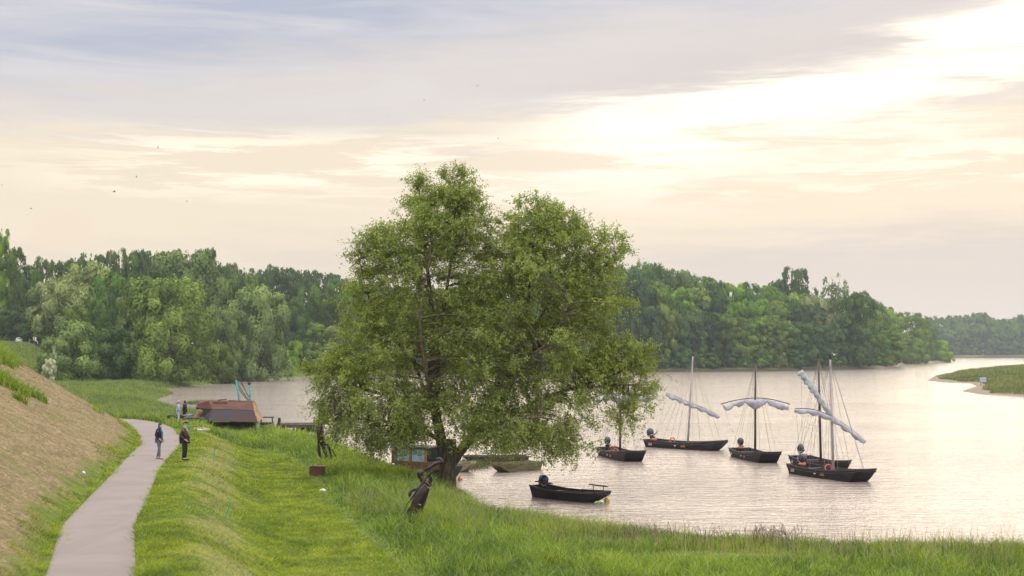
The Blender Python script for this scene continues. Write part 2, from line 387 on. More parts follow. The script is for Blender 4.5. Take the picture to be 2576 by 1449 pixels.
def make_water():
    m, N, out = newmat('river_water'); p = N.n('ShaderNodeBsdfPrincipled'); N.l(p.outputs[0], out.inputs[0]); pos = N.pos()
    x, y, z = N.xyz(pos)
    a = N.noise(N.scale(pos, .9, 2.6, 1, .12), 1.0, 3, .55, .3)
    b = N.noise(N.scale(pos, .28, .9, 1, -.1), 1.0, 3, .5, .5)
    c = N.noise(N.scale(pos, 2.6, 6.0, 1, .05), 1.0, 2, .5)
    gust = N.noise(N.scale(pos, .02, .06, 1), 1.0, 4, .6, .6)
    far = y.ss(60, 420)
    h = (a * .5 + b * .6 * (far * 1.8 + 1.0) + c * .20) * (gust.ss(.25, .75) * .7 + .55)
    bn = N.n('ShaderNodeBump'); bn.inputs['Strength'].default_value = 1.0; bn.inputs['Distance'].default_value = WAVE; N.l(h, bn.inputs['Height'])
    N.l(bn.outputs[0], p.inputs['Normal'])
    p.inputs['Base Color'].default_value = (.31, .25, .215, 1); p.inputs['Roughness'].default_value = .12; p.inputs['IOR'].default_value = 1.333
    p.inputs['Specular IOR Level'].default_value = .5
    bm = BM()
    vs = [bm.verts.new(v) for v in ((-3000, -100, 0), (3000, -100, 0), (3000, 3400, 0), (-3000, 3400, 0))]; bm.faces.new(vs)
    tag(obj('river_water', bm, m), kind='structure')
WAVE = .25

# ---------------------------------------------------------------- grass
def blades(P, Z, hgt, wid, lean, rng, tone, segs=2):
    """bent tapering blades: P(n,2)"""
    n = len(P); th = rng.random(n) * 2 * np.pi; ph = rng.random(n) * 2 * np.pi
    wx, wy = np.cos(th) * wid * .5, np.sin(th) * wid * .5
    lx, ly = np.cos(ph) * lean * hgt, np.sin(ph) * lean * hgt
    lev = [(0, 1, 0), (.55, .8, .30), (1.0, .12, 1.0)] if segs == 2 else [(0, 1, 0), (1, .15, 1)]
    V = []
    for (h, w, b) in lev:
        cx = P[:, 0] + lx * b; cy = P[:, 1] + ly * b; cz = Z + hgt * h * (1 - .25 * lean * b)
        V.append(np.column_stack([cx - wx * w, cy - wy * w, cz])); V.append(np.column_stack([cx + wx * w, cy + wy * w, cz]))
    k = len(lev) * 2; V = np.stack(V, 1).reshape(-1, 3); base = (np.arange(n) * k)[:, None]
    Fq = [base + np.array([2 * i, 2 * i + 1, 2 * i + 3, 2 * i + 2]) for i in range(len(lev) - 1)]
    return V, np.concatenate(Fq), np.repeat(tone, k)
def scatter(n, y0, y1, xf0, xf1, rng, power=1.0):
    """points whose density falls with distance like y^-power; x between curves xf0(y), xf1(y)"""
    u = rng.random(n); y = (y0 ** (2 - power) + u * (y1 ** (2 - power) - y0 ** (2 - power))) ** (1 / (2 - power)) if power != 2 else y0 * (y1 / y0) ** u
    x = y * (xf0 + rng.random(n) * (xf1 - xf0)); return np.column_stack([x, y])
def make_grass():
    rng = np.random.default_rng(21)
    m_t = leafmat('tall_grass_blade', (.040, .095, .004), (.31, .42, .048), .42, .04, 1.3, False, .5)
    m_s = leafmat('short_grass_blade', (.085, .135, .005), (.29, .37, .024), .45, .03, 1.35, False, .6)
    m_m = leafmat('meadow_grass_blade', (.06, .115, .022), (.22, .28, .075), .4, .04, 1.3, False, .15)
    # tall grass on the near bank
    P = scatter(700000, 29, 118, -.36, .50, rng, 1.6)
    dm = sdist(P, MAIN); ok = (dm > .15) & ((P[:, 1] > 112) | (seg_dist(P, pl) > 1.6)) & ~inside(P, MOWN) & ~inside(P, PATHPOLY) & (sdist(P, LEVEE) < 0)
    P = P[ok]; dm = dm[ok]; mo = seg_dist(P, MOWN, True); y = P[:, 1]
    pn = fbm(P, .45, 11); pn2 = fbm(P, 2.6, 12)
    bare = fbm(P * np.array([1, 1.6]), .22, 15)
    # a worn thin patch low on the right of the bank
    thin = np.exp(-(((P[:, 0] - 6.2) / 3.0) ** 2 + ((P[:, 1] - 43.6) / 1.1) ** 2)) + .7 * np.exp(-(((P[:, 0] - 3.2) / 2.0) ** 2 + ((P[:, 1] - 46.6) / .8) ** 2))
    keep = rng.random(len(P)) > np.clip(thin * 1.1, 0, .93) + .35 * sst(.62, .8, bare)
    P = P[keep]; dm = dm[keep]; mo = mo[keep]; y = y[keep]; pn = pn[keep]; pn2 = pn2[keep]; thin = thin[keep]
    Z = height(P)
    h = (.15 + .46 * pn + .66 * (pn2 - .4)) * sst(.0, 2.0, mo + .35) * (1 - .6 * np.clip(thin, 0, 1))
    h *= np.interp(P[:, 0], [-30, 0, 3, 9, 14, 30], [1.15, 1.05, .8, .62, .95, 1.15]) * (.6 + .7 * rng.random(len(P)))
    x_ = P[:, 0]; h *= 1 - .62 * np.exp(-((x_ + 4.8) / 2.6) ** 2 - ((y - 75) / 6.0) ** 2) - .5 * np.exp(-((x_ + 20.5) / 3.5) ** 2 - ((y - 104) / 4.0) ** 2); h = np.clip(h, .08, 1.2); w = .0165 * (y / 40) * (.6 + .8 * rng.random(len(P)))
    tone = np.clip(rng.random(len(P)) ** 1.8 * .9 + (pn - .5) * .9 + (pn2 - .5) * 1.1, 0, 1)
    V, Fq, t = blades(P, Z - .03, h, w, .3 + .75 * rng.random(len(P)), rng, tone)
    tag(link('tall_grass', npmesh('tall_grass', V, Fq, t), m_t), kind='stuff')
    # seed heads standing above the rim
    Q = scatter(26000, 36, 60, -.12, .42, rng, 1.2); d = sdist(Q, MAIN); Q = Q[(d > .2) & (d < 7) & ~inside(Q, MOWN)]
    dens = fbm(Q, .5, 14); Q = Q[rng.random(len(Q)) < .25 + .5 * dens]
    hh = (.55 + .65 * rng.random(len(Q)) ** 2) * np.interp(Q[:, 0], [0, 4, 9, 13, 30], [.9, .75, .8, 1.0, 1.1])
    V, Fq, t = blades(Q, height(Q), hh, .011 * np.ones(len(Q)), .12 + .25 * rng.random(len(Q)), rng, .6 + .4 * rng.random(len(Q)))
    tag(link('seed_stalks', npmesh('seed_stalks', V, Fq, t), leafmat('dry_stalk', (.16, .16, .06), (.36, .30, .17), .3, .03, 1.1, False)), kind='stuff')
    # mown grass
    P = scatter(520000, 28, 112, -.42, .0, rng, 1.7)
    ed_ = seg_dist(P, PATHPOLY, True) < .30 * rng.random(len(P)) ** 2 * (fbm(P, 1.5, 41) * 2); mw = inside(P, MOWN) & (~inside(P, PATHPOLY) | ed_)
    dl = sdist(P, LEVEE); dpr = np.where(inside(P, PATHPOLY), 0, seg_dist(P, PATHPOLY, True))
    verge = (dl > -1.2) & (dl < .15 + 2.4 * (fbm(P, .5, 9) - .38)) & (~inside(P, PATHPOLY) | ed_) & (rng.random(len(P)) < .65)
    strawy = np.exp(-((dpr - 2.2) / 1.25) ** 2) * .9 + (fbm(P, .5, 16) - .5) * 2.0
    keep = (mw & (rng.random(len(P)) > np.clip(strawy, 0, .8))) | verge
    P = P[keep]; dl = dl[keep]; dpr = dpr[keep]; y = P[:, 1]; f1 = fbm(P, 1.7, 17)
    h = (.035 + .09 * f1 * rng.random(len(P))) * (1 + .8 * (fbm(P, .3, 18) > .6)); h *= np.interp(y, [30, 110], [1, 1.6])
    h *= 1 + .8 * (dpr < .25) * rng.random(len(P))
    V, Fq, t = blades(P, height(P) - .005, h, .028 * (y / 40), .7 + .8 * rng.random(len(P)), rng, np.clip(rng.random(len(P)) * .8 + (f1 - .5) * 1.6, 0, 1), 1)
    tag(link('mown_grass', npmesh('mown_grass', V, Fq, t), m_s), kind='stuff')
    # straw and dry tufts over the bare slope
    P = scatter(240000, 28, 118, -.5, -.2, rng, 1.6); dl = sdist(P, LEVEE); P = P[(dl > .2) & (dl < 14)]
    f = fbm(P, .9, 19); P = P[rng.random(len(P)) < .30 + .9 * (f - .35)]; y = P[:, 1]
    V, Fq, t = blades(P, height(P) - .01, .03 + .07 * rng.random(len(P)), .018 * (y / 40), 1.2 + rng.random(len(P)), rng, rng.random(len(P)), 1)
    tag(link('slope_straw', npmesh('slope_straw', V, Fq, t), leafmat('straw_litter', (.11, .095, .045), (.33, .265, .15), .2, .0, 1.0, False)), kind='stuff')
    # meadow, far bank grass, levee top growth
    P = scatter(330000, 112, 470, -.42, -.0, rng, 1.3); dm = sdist(P, MAIN); dl = sdist(P, LEVEE)
    ok = (dm > .3) & ~inside(P, PATHPOLY) & (dl < 60); P = P[ok]; y = P[:, 1]; f = fbm(P, .12, 22); f2 = fbm(P, .5, 23)
    h = np.clip(.12 + 1.0 * f2 * f + .35 * rng.random(len(P)), .1, 1.3)
    V, Fq, t = blades(P, height(P) - .04, h, .05 * (y / 120), .3 + .5 * rng.random(len(P)), rng, np.clip(rng.random(len(P)) * .7 + (f2 - .45) * 1.3, 0, 1))
    tag(link('meadow_grass', npmesh('meadow_grass', V, Fq, t), m_m), kind='stuff')
    # green growth along the head of the bare slope and in clumps on it
    P = scatter(200000, 60, 128, -.62, -.24, rng, 1.0); dl = sdist(P, LEVEE); Z = height(P)
    spots = [(G0(20, 1002, 88), 2.2), (G0(60, 1010, 84), .9), (G0(0, 925, 98), 3.0)]
    k = (Z + (fbm(P, .5, 25) - .5) * 1.6 > 6.7) & (Z < 9.1) & (dl > 0) & (dl < 16)
    for c, r_ in [((-25.7, 70), 1.7), ((-24.7, 72), 1.0), ((-23.2, 66.5), .35), ((-27, 92), .4)]:
        k |= (np.hypot(P[:, 0] - c[0], (P[:, 1] - c[1]) * .8) < r_ * (.7 + .6 * fbm(P, 1.2, 26)))
    P = P[k]; Z = Z[k]; f = fbm(P, .8, 27)
    V, Fq, t = blades(P, Z - .03, (.22 + .7 * f) * (.6 + .7 * rng.random(len(P))), .05 * np.ones(len(P)), .35 + .5 * rng.random(len(P)), rng, np.clip(rng.random(len(P)) * .8 + (f - .35), 0, 1))
    tag(link('slope_top_grass', npmesh('slope_top_grass', V, Fq, t), leafmat('slope_top_blade', (.055, .11, .008), (.24, .34, .04), .4, .03, 1.3, False, .3)), kind='stuff')
    # growth on the gravel bar, island bank foot
    P = scatter(260000, 210, 700, .26, .46, rng, 1.0); db = sdist(P, BAR); Z = height(P); f = fbm(P * np.array([1, .6]), .08, 31)
    k = (db > 3) & (Z + (f - .5) * .5 > .24); P = P[k]; Z = Z[k]; f2 = fbm(P, .25, 32)
    V, Fq, t = blades(P, Z - .05, .25 + 1.9 * f2 ** 2 * rng.random(len(P)), .16 * np.ones(len(P)) * (P[:, 1] / 350), .3 + .5 * rng.random(len(P)), rng, np.clip(rng.random(len(P)) * .6 + (f2 - .4) * 1.2, 0, 1))
    tag(link('sandbar_grass', npmesh('sandbar_grass', V, Fq, t), leafmat('sandbar_blade', (.05, .08, .025), (.26, .28, .09), .35, .02, 1.2, False)), kind='stuff')
    P = scatter(150000, 410, 900, -.16, .34, rng, 1.0); dm = sdist(P, MAIN)
    k = (dm > .8 + 5 * fbm(P, .1, 33)) & (dm < 14); P = P[k]
    V, Fq, t = blades(P, height(P) - .05, .4 + .9 * rng.random(len(P)), .3 * np.ones(len(P)), .4 * np.ones(len(P)), rng, rng.random(len(P)))
    tag(link('bank_undergrowth', npmesh('bank_undergrowth', V, Fq, t), leafmat('undergrowth_blade', (.045, .05, .02), (.13, .14, .05), .3, .02, 1.2, False)), kind='stuff')
def G0(px, py, Y):
    p = U(px, py, Y); return (p.x, p.y)
# ---------------------------------------------------------------- trees
def unit(v): return v / (np.linalg.norm(v, axis=-1, keepdims=True) + 1e-9)
def cards(C, Nn, size, rng, asp=.55, jit=.6):
    """rhombic leaf cards at C facing roughly Nn"""
    n = len(C); nn = unit(Nn + rng.normal(size=(n, 3)) * jit)
    a = unit(np.cross(nn, rng.normal(size=(n, 3)))); b = np.cross(nn, a)
    s = (size * (.6 + .8 * rng.random(n)))[:, None] if np.ndim(size) == 0 else (size * (.6 + .8 * rng.random(n)))[:, None]
    V = np.stack([C - a * s, C - b * s * asp, C + a * s, C + b * s * asp], 1).reshape(-1, 3)
    return V, np.arange(4 * n).reshape(n, 4)
SHAPES = {
 'round': lambda h: np.interp(h, [.0, .06, .25, .5, .75, .9, 1], [.6, .85, 1.0, 1.0, .90, .66, .40]),
 'willow': lambda h: np.interp(h, [.0, .05, .2, .45, .7, .88, 1], [.75, .95, 1.0, .95, .84, .62, .34]),
 'oval': lambda h: np.interp(h, [.0, .08, .3, .6, .82, .95, 1], [.65, .82, .95, 1.0, .88, .62, .42]),
 'spire': lambda h: np.interp(h, [.0, .08, .3, .6, .85, 1], [.7, .9, 1.0, .85, .55, .3]),
 'bush': lambda h: np.interp(h, [.0, .1, .4, .7, .9, 1], [.9, 1.0, .95, .7, .35, .05]),
 'bare': lambda h: np.interp(h, [.0, .3, .45, .7, .9, 1], [.05, .15, .7, 1.0, .6, .1]),
}
def make_crown(name, shape, ncard, size, seed, npuff=46, pr=.13, droop=1.0, bare=0, mat_=None):
    size = size * 1.38
    """crown of height 1 and diameter 1 (half width .5)"""
    rng = np.random.default_rng(seed); prof = SHAPES[shape]
    lob = rng.random(5) * 6.28; PC = []; PR = []
    while len(PC) < npuff:
        h = rng.random() ** .9 * .84 + .04 if shape != 'bare' else .4 + .58 * rng.random(); th = rng.random() * 6.283
        wob = 1 + .16 * math.sin(2 * th + lob[0]) + .12 * math.sin(3 * th + lob[1] + h * 5)
        r = prof(h) * .43 * wob * (rng.random() ** .38)
        PC.append((r * math.cos(th), r * math.sin(th), h)); PR.append(pr * (.65 + .7 * rng.random()) * (1.0 if h < .8 else .7))
    PC = np.array(PC); PR = np.array(PR); PR = np.minimum(PR, .96 - PC[:, 2] * .0); 
    wts = PR ** 2; k = rng.choice(npuff, ncard, p=wts / wts.sum())
    D = unit(rng.normal(size=(ncard, 3))); out = PC[k] * np.array([1, 1, .35]) - np.array([0, 0, .12])
    D = unit(D + unit(out) * .75 + np.array([0, 0, .28]))
    rad = PR[k] * (1 - .38 * rng.random(ncard) ** 2)
    lump = 1 + .25 * np.sin(D[:, 0] * 9 + k) * np.sin(D[:, 1] * 9 + k * 2) 
    P = PC[k] + D * (rad * lump)[:, None] * np.array([1, 1, .78 * droop])
    P[:, 2] = np.clip(P[:, 2], .005 + .03 * rng.random(ncard), 1.2)
    ptone = rng.random(npuff)
    tone = np.clip(.12 + .55 * ptone[k] + .35 * (rng.random(ncard) - .3) + .15 * D[:, 2], 0, 1)  # random puff tones; lighter upward cards are overhead shading put into leaf colour
    core = rng.random(ncard) < .10; P[core, :2] *= .35
    V, Fq = cards(P, D, size, rng, .6, .34)
    V[:, 2] = V[:, 2] / np.percentile(V[:, 2], 99.7); V[:, :2] /= (np.percentile(np.abs(V[:, :2]), 99.0) * 2)
    return npmesh(name, V, Fq, np.repeat(tone, 4))
def make_trunkmesh(seed, tall=.8, r=.035, nl=6, spread=.26, z0=.12):
    rng = random.Random(seed); bm = BM()
    pts = [(rng.uniform(-.012, .012) * i, rng.uniform(-.012, .012) * i, tall * i / 6 - .02) for i in range(7)]
    tube(bm, pts, [r * (1.25 if i == 0 else 1 - .13 * i) for i in range(7)], 7)
    for i in range(nl):
        h = z0 + (tall - z0 - .1) * (i + .3) / nl; a = i * 2.4 + rng.random(); L = spread * (1.15 - h * .7)
        b = Vector((0, 0, h)); d = Vector((math.cos(a), math.sin(a), .9)); L *= .8
        tube(bm, [b, b + d * L * .45, b + Vector((d.x, d.y, 1.3)) * L * .95], [r * .3 * (1 - h * .6), r * .2, r * .08], 5)
    me = bpy.data.meshes.new('trunk'); bm.to_mesh(me); bm.free(); return me
PROTO = {}
def build_protos():
    L = leafmat('tree_foliage', (.020, .042, .004), (.165, .225, .030), .13, .02, 1.3)
    B = mat('bark', (.10, .075, .055), (.045, .035, .028), 5, .9, bump=.4); B2 = mat('pale_bark', (.24, .21, .18), (.12, .10, .09), 5, .9)
    def P(k, me, tr, w, bark=B):
        me.materials.append(L); tr.materials.append(bark); PROTO[k] = (me, tr, w)
    P('willow', make_crown('crown', 'willow', 30000, .0095, 11, 95, .105, 1.25), make_trunkmesh(1, .75, .03), .9)
    P('willow2', make_crown('crown', 'willow', 26000, .0105, 12, 80, .115, 1.2), make_trunkmesh(2, .75, .03), .9)
    P('round', make_crown('crown', 'round', 17000, .013, 13, 85, .125, .8), make_trunkmesh(3), .8)
    P('round2', make_crown('crown', 'round', 16000, .0135, 14, 70, .135, .8), make_trunkmesh(4), .8)
    P('oval', make_crown('crown', 'oval', 12000, .0135, 15, 110, .12, .55), make_trunkmesh(5), .55)
    P('oval2', make_crown('crown', 'oval', 12000, .0135, 16, 95, .13, .6), make_trunkmesh(6), .55)
    P('oval3', make_crown('crown', 'oval', 12000, .0135, 26, 85, .14, .6), make_trunkmesh(7), .6)
    P('spire', make_crown('crown', 'spire', 9000, .0145, 17, 80, .12, .55), make_trunkmesh(8), .4)
    P('bush', make_crown('crown', 'bush', 18000, .015, 18, 50, .15, 1.1), make_trunkmesh(9, .7, .022), 1.0)
    P('flower', make_crown('crown', 'round', 20000, .0125, 19, 70, .12), make_trunkmesh(10), .9)
    P('bare', make_crown('crown', 'bare', 1700, .014, 20, 26, .10), make_trunkmesh(11, .9, .022, 16, .36, .3), .6, B2)
    P('far', make_crown('crown', 'oval', 4200, .025, 27, 60, .14, .6), make_trunkmesh(12), .6)
    P('far2', make_crown('crown', 'round', 3500, .028, 28, 36, .16, 1.0), make_trunkmesh(13), .8)
NAMES = {'willow': 'willow_tree', 'willow2': 'willow_tree', 'round': 'broadleaf_tree', 'round2': 'broadleaf_tree', 'oval': 'poplar_tree', 'oval2': 'poplar_tree', 'oval3': 'poplar_tree',
         'spire': 'poplar_tree', 'bush': 'bush', 'flower': 'blossoming_tree', 'bare': 'sparse_tree', 'far': 'poplar_tree', 'far2': 'broadleaf_tree'}
def tree(proto, px, Y, top, wpx, tint, label, group=None, base=None, rot=None, zb=None):
    me, tr, w = PROTO[proto]
    p = U(px, 900, Y); x = p.x; z = HZ(x, Y) if zb is None else zb
    if base is not None: z = U(px, base, Y).z
    ztop = U(px, top, Y).z; H = ztop - z; W = wpx / F * Y
    cat = 'bush' if proto == 'bush' else 'tree'
    t = thing(NAMES[proto], label, cat, (x, Y, z - .05), random.random() * 6.28 if rot is None else rot, group)
    t.scale = (W, W, H)
    c = bpy.data.objects.new('crown', me); COL.objects.link(c); c.parent = t; c.color = (*tint, 1)
    k = bpy.data.objects.new('trunk', tr); COL.objects.link(k); k.parent = t
    if proto == 'bare': k.scale = (.8, .8, 1)
    return t
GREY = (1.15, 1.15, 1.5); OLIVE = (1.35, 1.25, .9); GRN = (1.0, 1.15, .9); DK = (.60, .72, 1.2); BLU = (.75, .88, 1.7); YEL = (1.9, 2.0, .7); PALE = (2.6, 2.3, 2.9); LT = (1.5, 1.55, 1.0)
def forest():
    T = tree
    g = 'trees of the left bank wood'
    T('bush', 180, 278, 806, 150, (1.6, 1.6, 3.0), 'grey-green willow bush with brown stems on the meadow, beside the white blossom', rot=.4)
    T('bush', 286, 290, 826, 128, (.85, 1.05, 1.8), 'rounded dark green bush at the wood edge, right of the grey-green willow bush')
    T('willow', 424, 288, 700, 240, (1.6, 1.6, 1.8), 'broad olive-green willow in front of the left bank wood, dark hollow under its crown', rot=1.0)
    T('willow2', 655, 345, 722, 190, (1.75, 1.7, 3.6), 'silvery grey rounded willow over the water, right end of the left bank wood', rot=2.)
    T('willow2', 560, 335, 770, 130, (1.4, 1.4, 2.6), 'grey-green willow by the water between the broad olive willow and the silvery one')
    T('willow', 480, 372, 634, 225, (1.35, 1.35, 2.9), 'tallest grey-green tree crowning the left bank wood', rot=3.)
    T('willow2', 592, 362, 690, 150, (1.2, 1.2, 2.3), 'grey-green tree on the right shoulder of the tallest one in the left bank wood')
    T('round', 340, 355, 700, 130, (1.1, 1.15, 1.15), 'mid green tree behind the broad olive willow, on its left side')
    T('bush', 552, 316, 862, 82, (1.1, 1.1, 1.0), 'low willow scrub overhanging the water at the foot of the broad olive willow', base=968)
    T('round2', 284, 380, 686, 110, (.75, 1.15, .55), 'deep green tree standing between the two pale blossoming trees and the tall grey one')
    T('round', 240, 340, 750, 105, (.8, 1.1, .55), 'deep green tree behind the rounded dark bush')
    T('round2', 190, 330, 770, 95, (1.0, 1.1, .5), 'olive-yellow tree rising behind the grey-green willow bush')
    T('flower', 132, 350, 706, 135, (2.15, 1.85, 4.6), 'pale cream blossoming tree nearer to the road, lower of the two')
    T('flower', 215, 395, 664, 190, (2.2, 1.9, 4.2), 'pale cream blossoming tree, higher and farther right of the two')
    T('round', 100, 372, 800, 120, (.45, .62, .7), 'dark tree behind the road signs')  # crown tint strongly darkened
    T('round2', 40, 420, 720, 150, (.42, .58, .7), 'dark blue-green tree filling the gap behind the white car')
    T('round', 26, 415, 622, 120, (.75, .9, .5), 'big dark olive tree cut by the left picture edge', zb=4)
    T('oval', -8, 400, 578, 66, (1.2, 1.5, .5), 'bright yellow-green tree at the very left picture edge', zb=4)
    T('round2', 18, 392, 770, 120, (.5, .55, .6), 'dark low tree under the big olive tree at the left edge', zb=5)  # crown tint about half strength
    sk = [(72, 668, 50), (109, 652, 62), (145, 664, 50), (180, 652, 62), (233, 641, 66), (288, 631, 62), (340, 632, 62), (372, 640, 50), (400, 634, 60), (436, 632, 60), (516, 628, 56), (560, 664, 60), (604, 676, 60), (640, 690, 70)]
    side = ['leftmost, beside the big olive tree', 'second from the left, blunt topped', 'third from the left, lower than its neighbours', 'fourth from the left', 'above the higher blossoming tree, on its left', 'above the higher blossoming tree, on its right',
            'just left of the small pointed crown', 'small pointed crown between two rounder ones', 'just right of the small pointed crown', 'touching the tallest grey-green tree from the left', 'peeping over the right of the tallest grey-green tree', 'descending step right of the tallest tree, upper one', 'descending step right of the tallest tree, middle one', 'descending step right of the tallest tree, lowest one']
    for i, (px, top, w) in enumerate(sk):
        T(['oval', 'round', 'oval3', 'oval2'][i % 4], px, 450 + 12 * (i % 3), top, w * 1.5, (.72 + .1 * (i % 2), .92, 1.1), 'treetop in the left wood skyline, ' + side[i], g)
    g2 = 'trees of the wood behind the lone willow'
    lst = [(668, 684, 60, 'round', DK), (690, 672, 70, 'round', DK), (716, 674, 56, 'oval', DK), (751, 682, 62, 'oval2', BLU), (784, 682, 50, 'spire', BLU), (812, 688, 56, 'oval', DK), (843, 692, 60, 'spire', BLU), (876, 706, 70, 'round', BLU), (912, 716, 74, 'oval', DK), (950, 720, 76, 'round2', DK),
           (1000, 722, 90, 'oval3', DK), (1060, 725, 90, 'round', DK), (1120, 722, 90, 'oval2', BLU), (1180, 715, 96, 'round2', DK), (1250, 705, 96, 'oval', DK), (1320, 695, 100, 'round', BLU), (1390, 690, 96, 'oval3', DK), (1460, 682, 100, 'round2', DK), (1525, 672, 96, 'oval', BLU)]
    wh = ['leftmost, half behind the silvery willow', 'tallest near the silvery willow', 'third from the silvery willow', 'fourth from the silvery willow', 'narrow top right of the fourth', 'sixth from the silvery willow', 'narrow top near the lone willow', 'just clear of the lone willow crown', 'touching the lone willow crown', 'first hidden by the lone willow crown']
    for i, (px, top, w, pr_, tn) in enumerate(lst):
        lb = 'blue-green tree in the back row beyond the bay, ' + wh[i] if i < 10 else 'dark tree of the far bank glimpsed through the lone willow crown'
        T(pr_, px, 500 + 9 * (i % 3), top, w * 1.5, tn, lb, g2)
    low = [(742, 752, 90, 'round', (.75, .95, .8), 'dark round tree right behind the silvery willow'), (788, 716, 80, 'round2', (.85, 1.05, .8), 'mid green tree in the middle row beyond the bay'), (838, 712, 84, 'round', (.95, 1.15, .9), 'lighter green tree in the middle row beside the lone willow'), (888, 735, 90, 'round2', (.8, 1.0, 1.0), 'blue-green tree in the middle row half hidden by the lone willow'),
           (796, 812, 66, 'spire', (1.6, 1.7, 1.2), 'light green pointed young tree on the bay shore'), (842, 820, 66, 'bush', (2.1, 1.9, 2.3), 'pale grey willow bush on the bay shore'), (744, 858, 46, 'bush', (1.7, 2.0, .55), 'bright yellow-green bush by the water beyond the bay'), (770, 830, 60, 'round', (.7, .9, .9), 'dark low tree behind the bright yellow-green bush'), (880, 800, 90, 'round', (.7, .9, .9), 'dark low tree on the bay shore beside the lone willow')]
    for i, (px, top, w, pr_, tn, lb) in enumerate(low):
        T(pr_, px, 430 + 8 * (i % 3) if top < 800 else 412 + 4 * (i % 3), top, w * 1.15, tn, lb)
    rng = random.Random(5)
    for i in range(13):
        px = 925 + i * 46; Y = np.interp(px, [925, 1000, 1288, 1530], [424, 434, 456, 482]) + 6
        T(rng.choice(['round', 'round2', 'bush', 'oval3']), px, Y, rng.uniform(745, 815), 100, (rng.uniform(.7, 1.1), rng.uniform(.9, 1.1), rng.uniform(.7, 1)), 'shore tree of the far bank glimpsed through the lone willow crown', 'shore trees behind the lone willow crown')
    # island wood on the right
    skp = [(1530, 672), (1580, 664), (1640, 660), (1715, 676), (1755, 694), (1800, 708), (1884, 712), (1944, 720), (2000, 735), (2060, 745), (2100, 750), (2160, 738), (2217, 770), (2265, 788), (2310, 788), (2340, 806), (2372, 862), (2400, 900)]
    spx = [a for a, b in skp]; stp = [b for a, b in skp]
    def shoreY(px): return float(np.interp(px, [1500, 1530, 1700, 2000, 2130, 2250, 2330, 2400], [468, 474, 490, 512, 560, 606, 720, 860]))
    kinds = ['round', 'oval', 'oval3', 'round2', 'willow', 'oval2']
    tints = [(.75, 1.0, 1.5), (1.2, 1.45, 1.1), (1.6, 1.75, 1.2), (.5, .68, 1.2), (1.75, 1.75, 1.9), (1.0, 1.2, 2.0), (1.35, 1.75, .9)]
    tn_name = ['dark blue-green', 'mid green', 'light olive-green', 'very dark', 'pale olive', 'grey-green', 'fresh green']
    def ordn(i): return ['first', 'second', 'third', 'fourth', 'fifth', 'sixth', 'seventh', 'eighth', 'ninth', 'tenth', 'eleventh', 'twelfth', 'thirteenth', 'fourteenth', 'fifteenth', 'sixteenth', 'seventeenth', 'eighteenth', 'nineteenth', 'twentieth', 'twenty-first', 'twenty-second', 'twenty-third'][i]
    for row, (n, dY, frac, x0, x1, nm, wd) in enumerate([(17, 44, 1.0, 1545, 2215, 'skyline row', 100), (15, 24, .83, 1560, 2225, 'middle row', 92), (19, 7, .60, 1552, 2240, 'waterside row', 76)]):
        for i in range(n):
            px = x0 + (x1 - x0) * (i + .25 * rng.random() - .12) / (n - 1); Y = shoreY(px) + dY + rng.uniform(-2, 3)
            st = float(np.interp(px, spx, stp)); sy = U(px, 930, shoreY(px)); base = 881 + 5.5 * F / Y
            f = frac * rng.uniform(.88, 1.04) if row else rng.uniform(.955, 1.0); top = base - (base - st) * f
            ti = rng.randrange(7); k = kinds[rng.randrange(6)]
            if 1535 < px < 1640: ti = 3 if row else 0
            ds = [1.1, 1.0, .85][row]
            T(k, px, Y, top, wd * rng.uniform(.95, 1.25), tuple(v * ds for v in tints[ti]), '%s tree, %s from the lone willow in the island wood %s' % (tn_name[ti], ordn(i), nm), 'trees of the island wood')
    T('round', 2004, 590, 676, 112, (.55, .75, .9), 'tall dark round-topped tree rising over the island wood skyline')
    T('round', 1955, 585, 706, 70, (.6, .8, .9), 'lower dark tree on the left shoulder of the tall round-topped one')
    T('bare', 2104, 560, 690, 92, (1.4, 1.4, 4.0), 'thin half-bare tree with open twigs above the island wood', zb=4)
    T('flower', 2044, 556, 744, 84, (2.4, 2.0, 6), 'pale blossoming tree near the half-bare one in the island wood')
    T('oval2', 2160, 556, 735, 92, (.6, .8, .9), 'dark pointed tree at the right end of the island wood skyline')
    for i, (px, Y, top, w, pr_, tn, lb) in enumerate([
        (2222, 660, 772, 60, 'oval', (1.0, 1.15, .9), 'mid green poplar where the island wood steps down to the point'),
        (2262, 730, 786, 60, 'oval2', (1.2, 1.35, .9), 'tall light poplar on the point, left of the pair'),
        (2302, 770, 787, 64, 'oval', (1.35, 1.45, .95), 'tall light poplar on the point, right of the pair'),
        (2330, 810, 798, 46, 'spire', (1.3, 1.4, .95), 'narrow poplar sloping down on the point'),
        (2345, 840, 822, 40, 'round', (1.3, 1.4, .9), 'small round tree on the point between poplar and bright bush'),
        (2366, 855, 856, 56, 'bush', (2.1, 2.3, .8), 'bright yellow-green bush at the tip of the point'),
        (2300, 760, 850, 70, 'bush', (1.35, 1.5, .8), 'light green scrub at the foot of the point poplars'),
        (2240, 680, 850, 60, 'round', (1.2, 1.3, .85), 'light green young tree behind the sandy beach'),
        (2386, 866, 884, 34, 'bush', (1.9, 2.1, .8), 'last low shrub beside the water at the tip of the point')]):
        T(pr_, px, Y, top, w, tn, lb)
    for i in range(16):
        px = 1585 + i * 42 + rng.uniform(-12, 12); Y = shoreY(px) + 3
        T('bush', px, Y, 890 + rng.uniform(-22, 8), 52 * rng.uniform(.7, 1.2), tints[rng.randrange(7)], 'low shrub, %s from the lone willow along the foot of the island wood' % ordn(i), 'shrubs at the foot of the island wood')
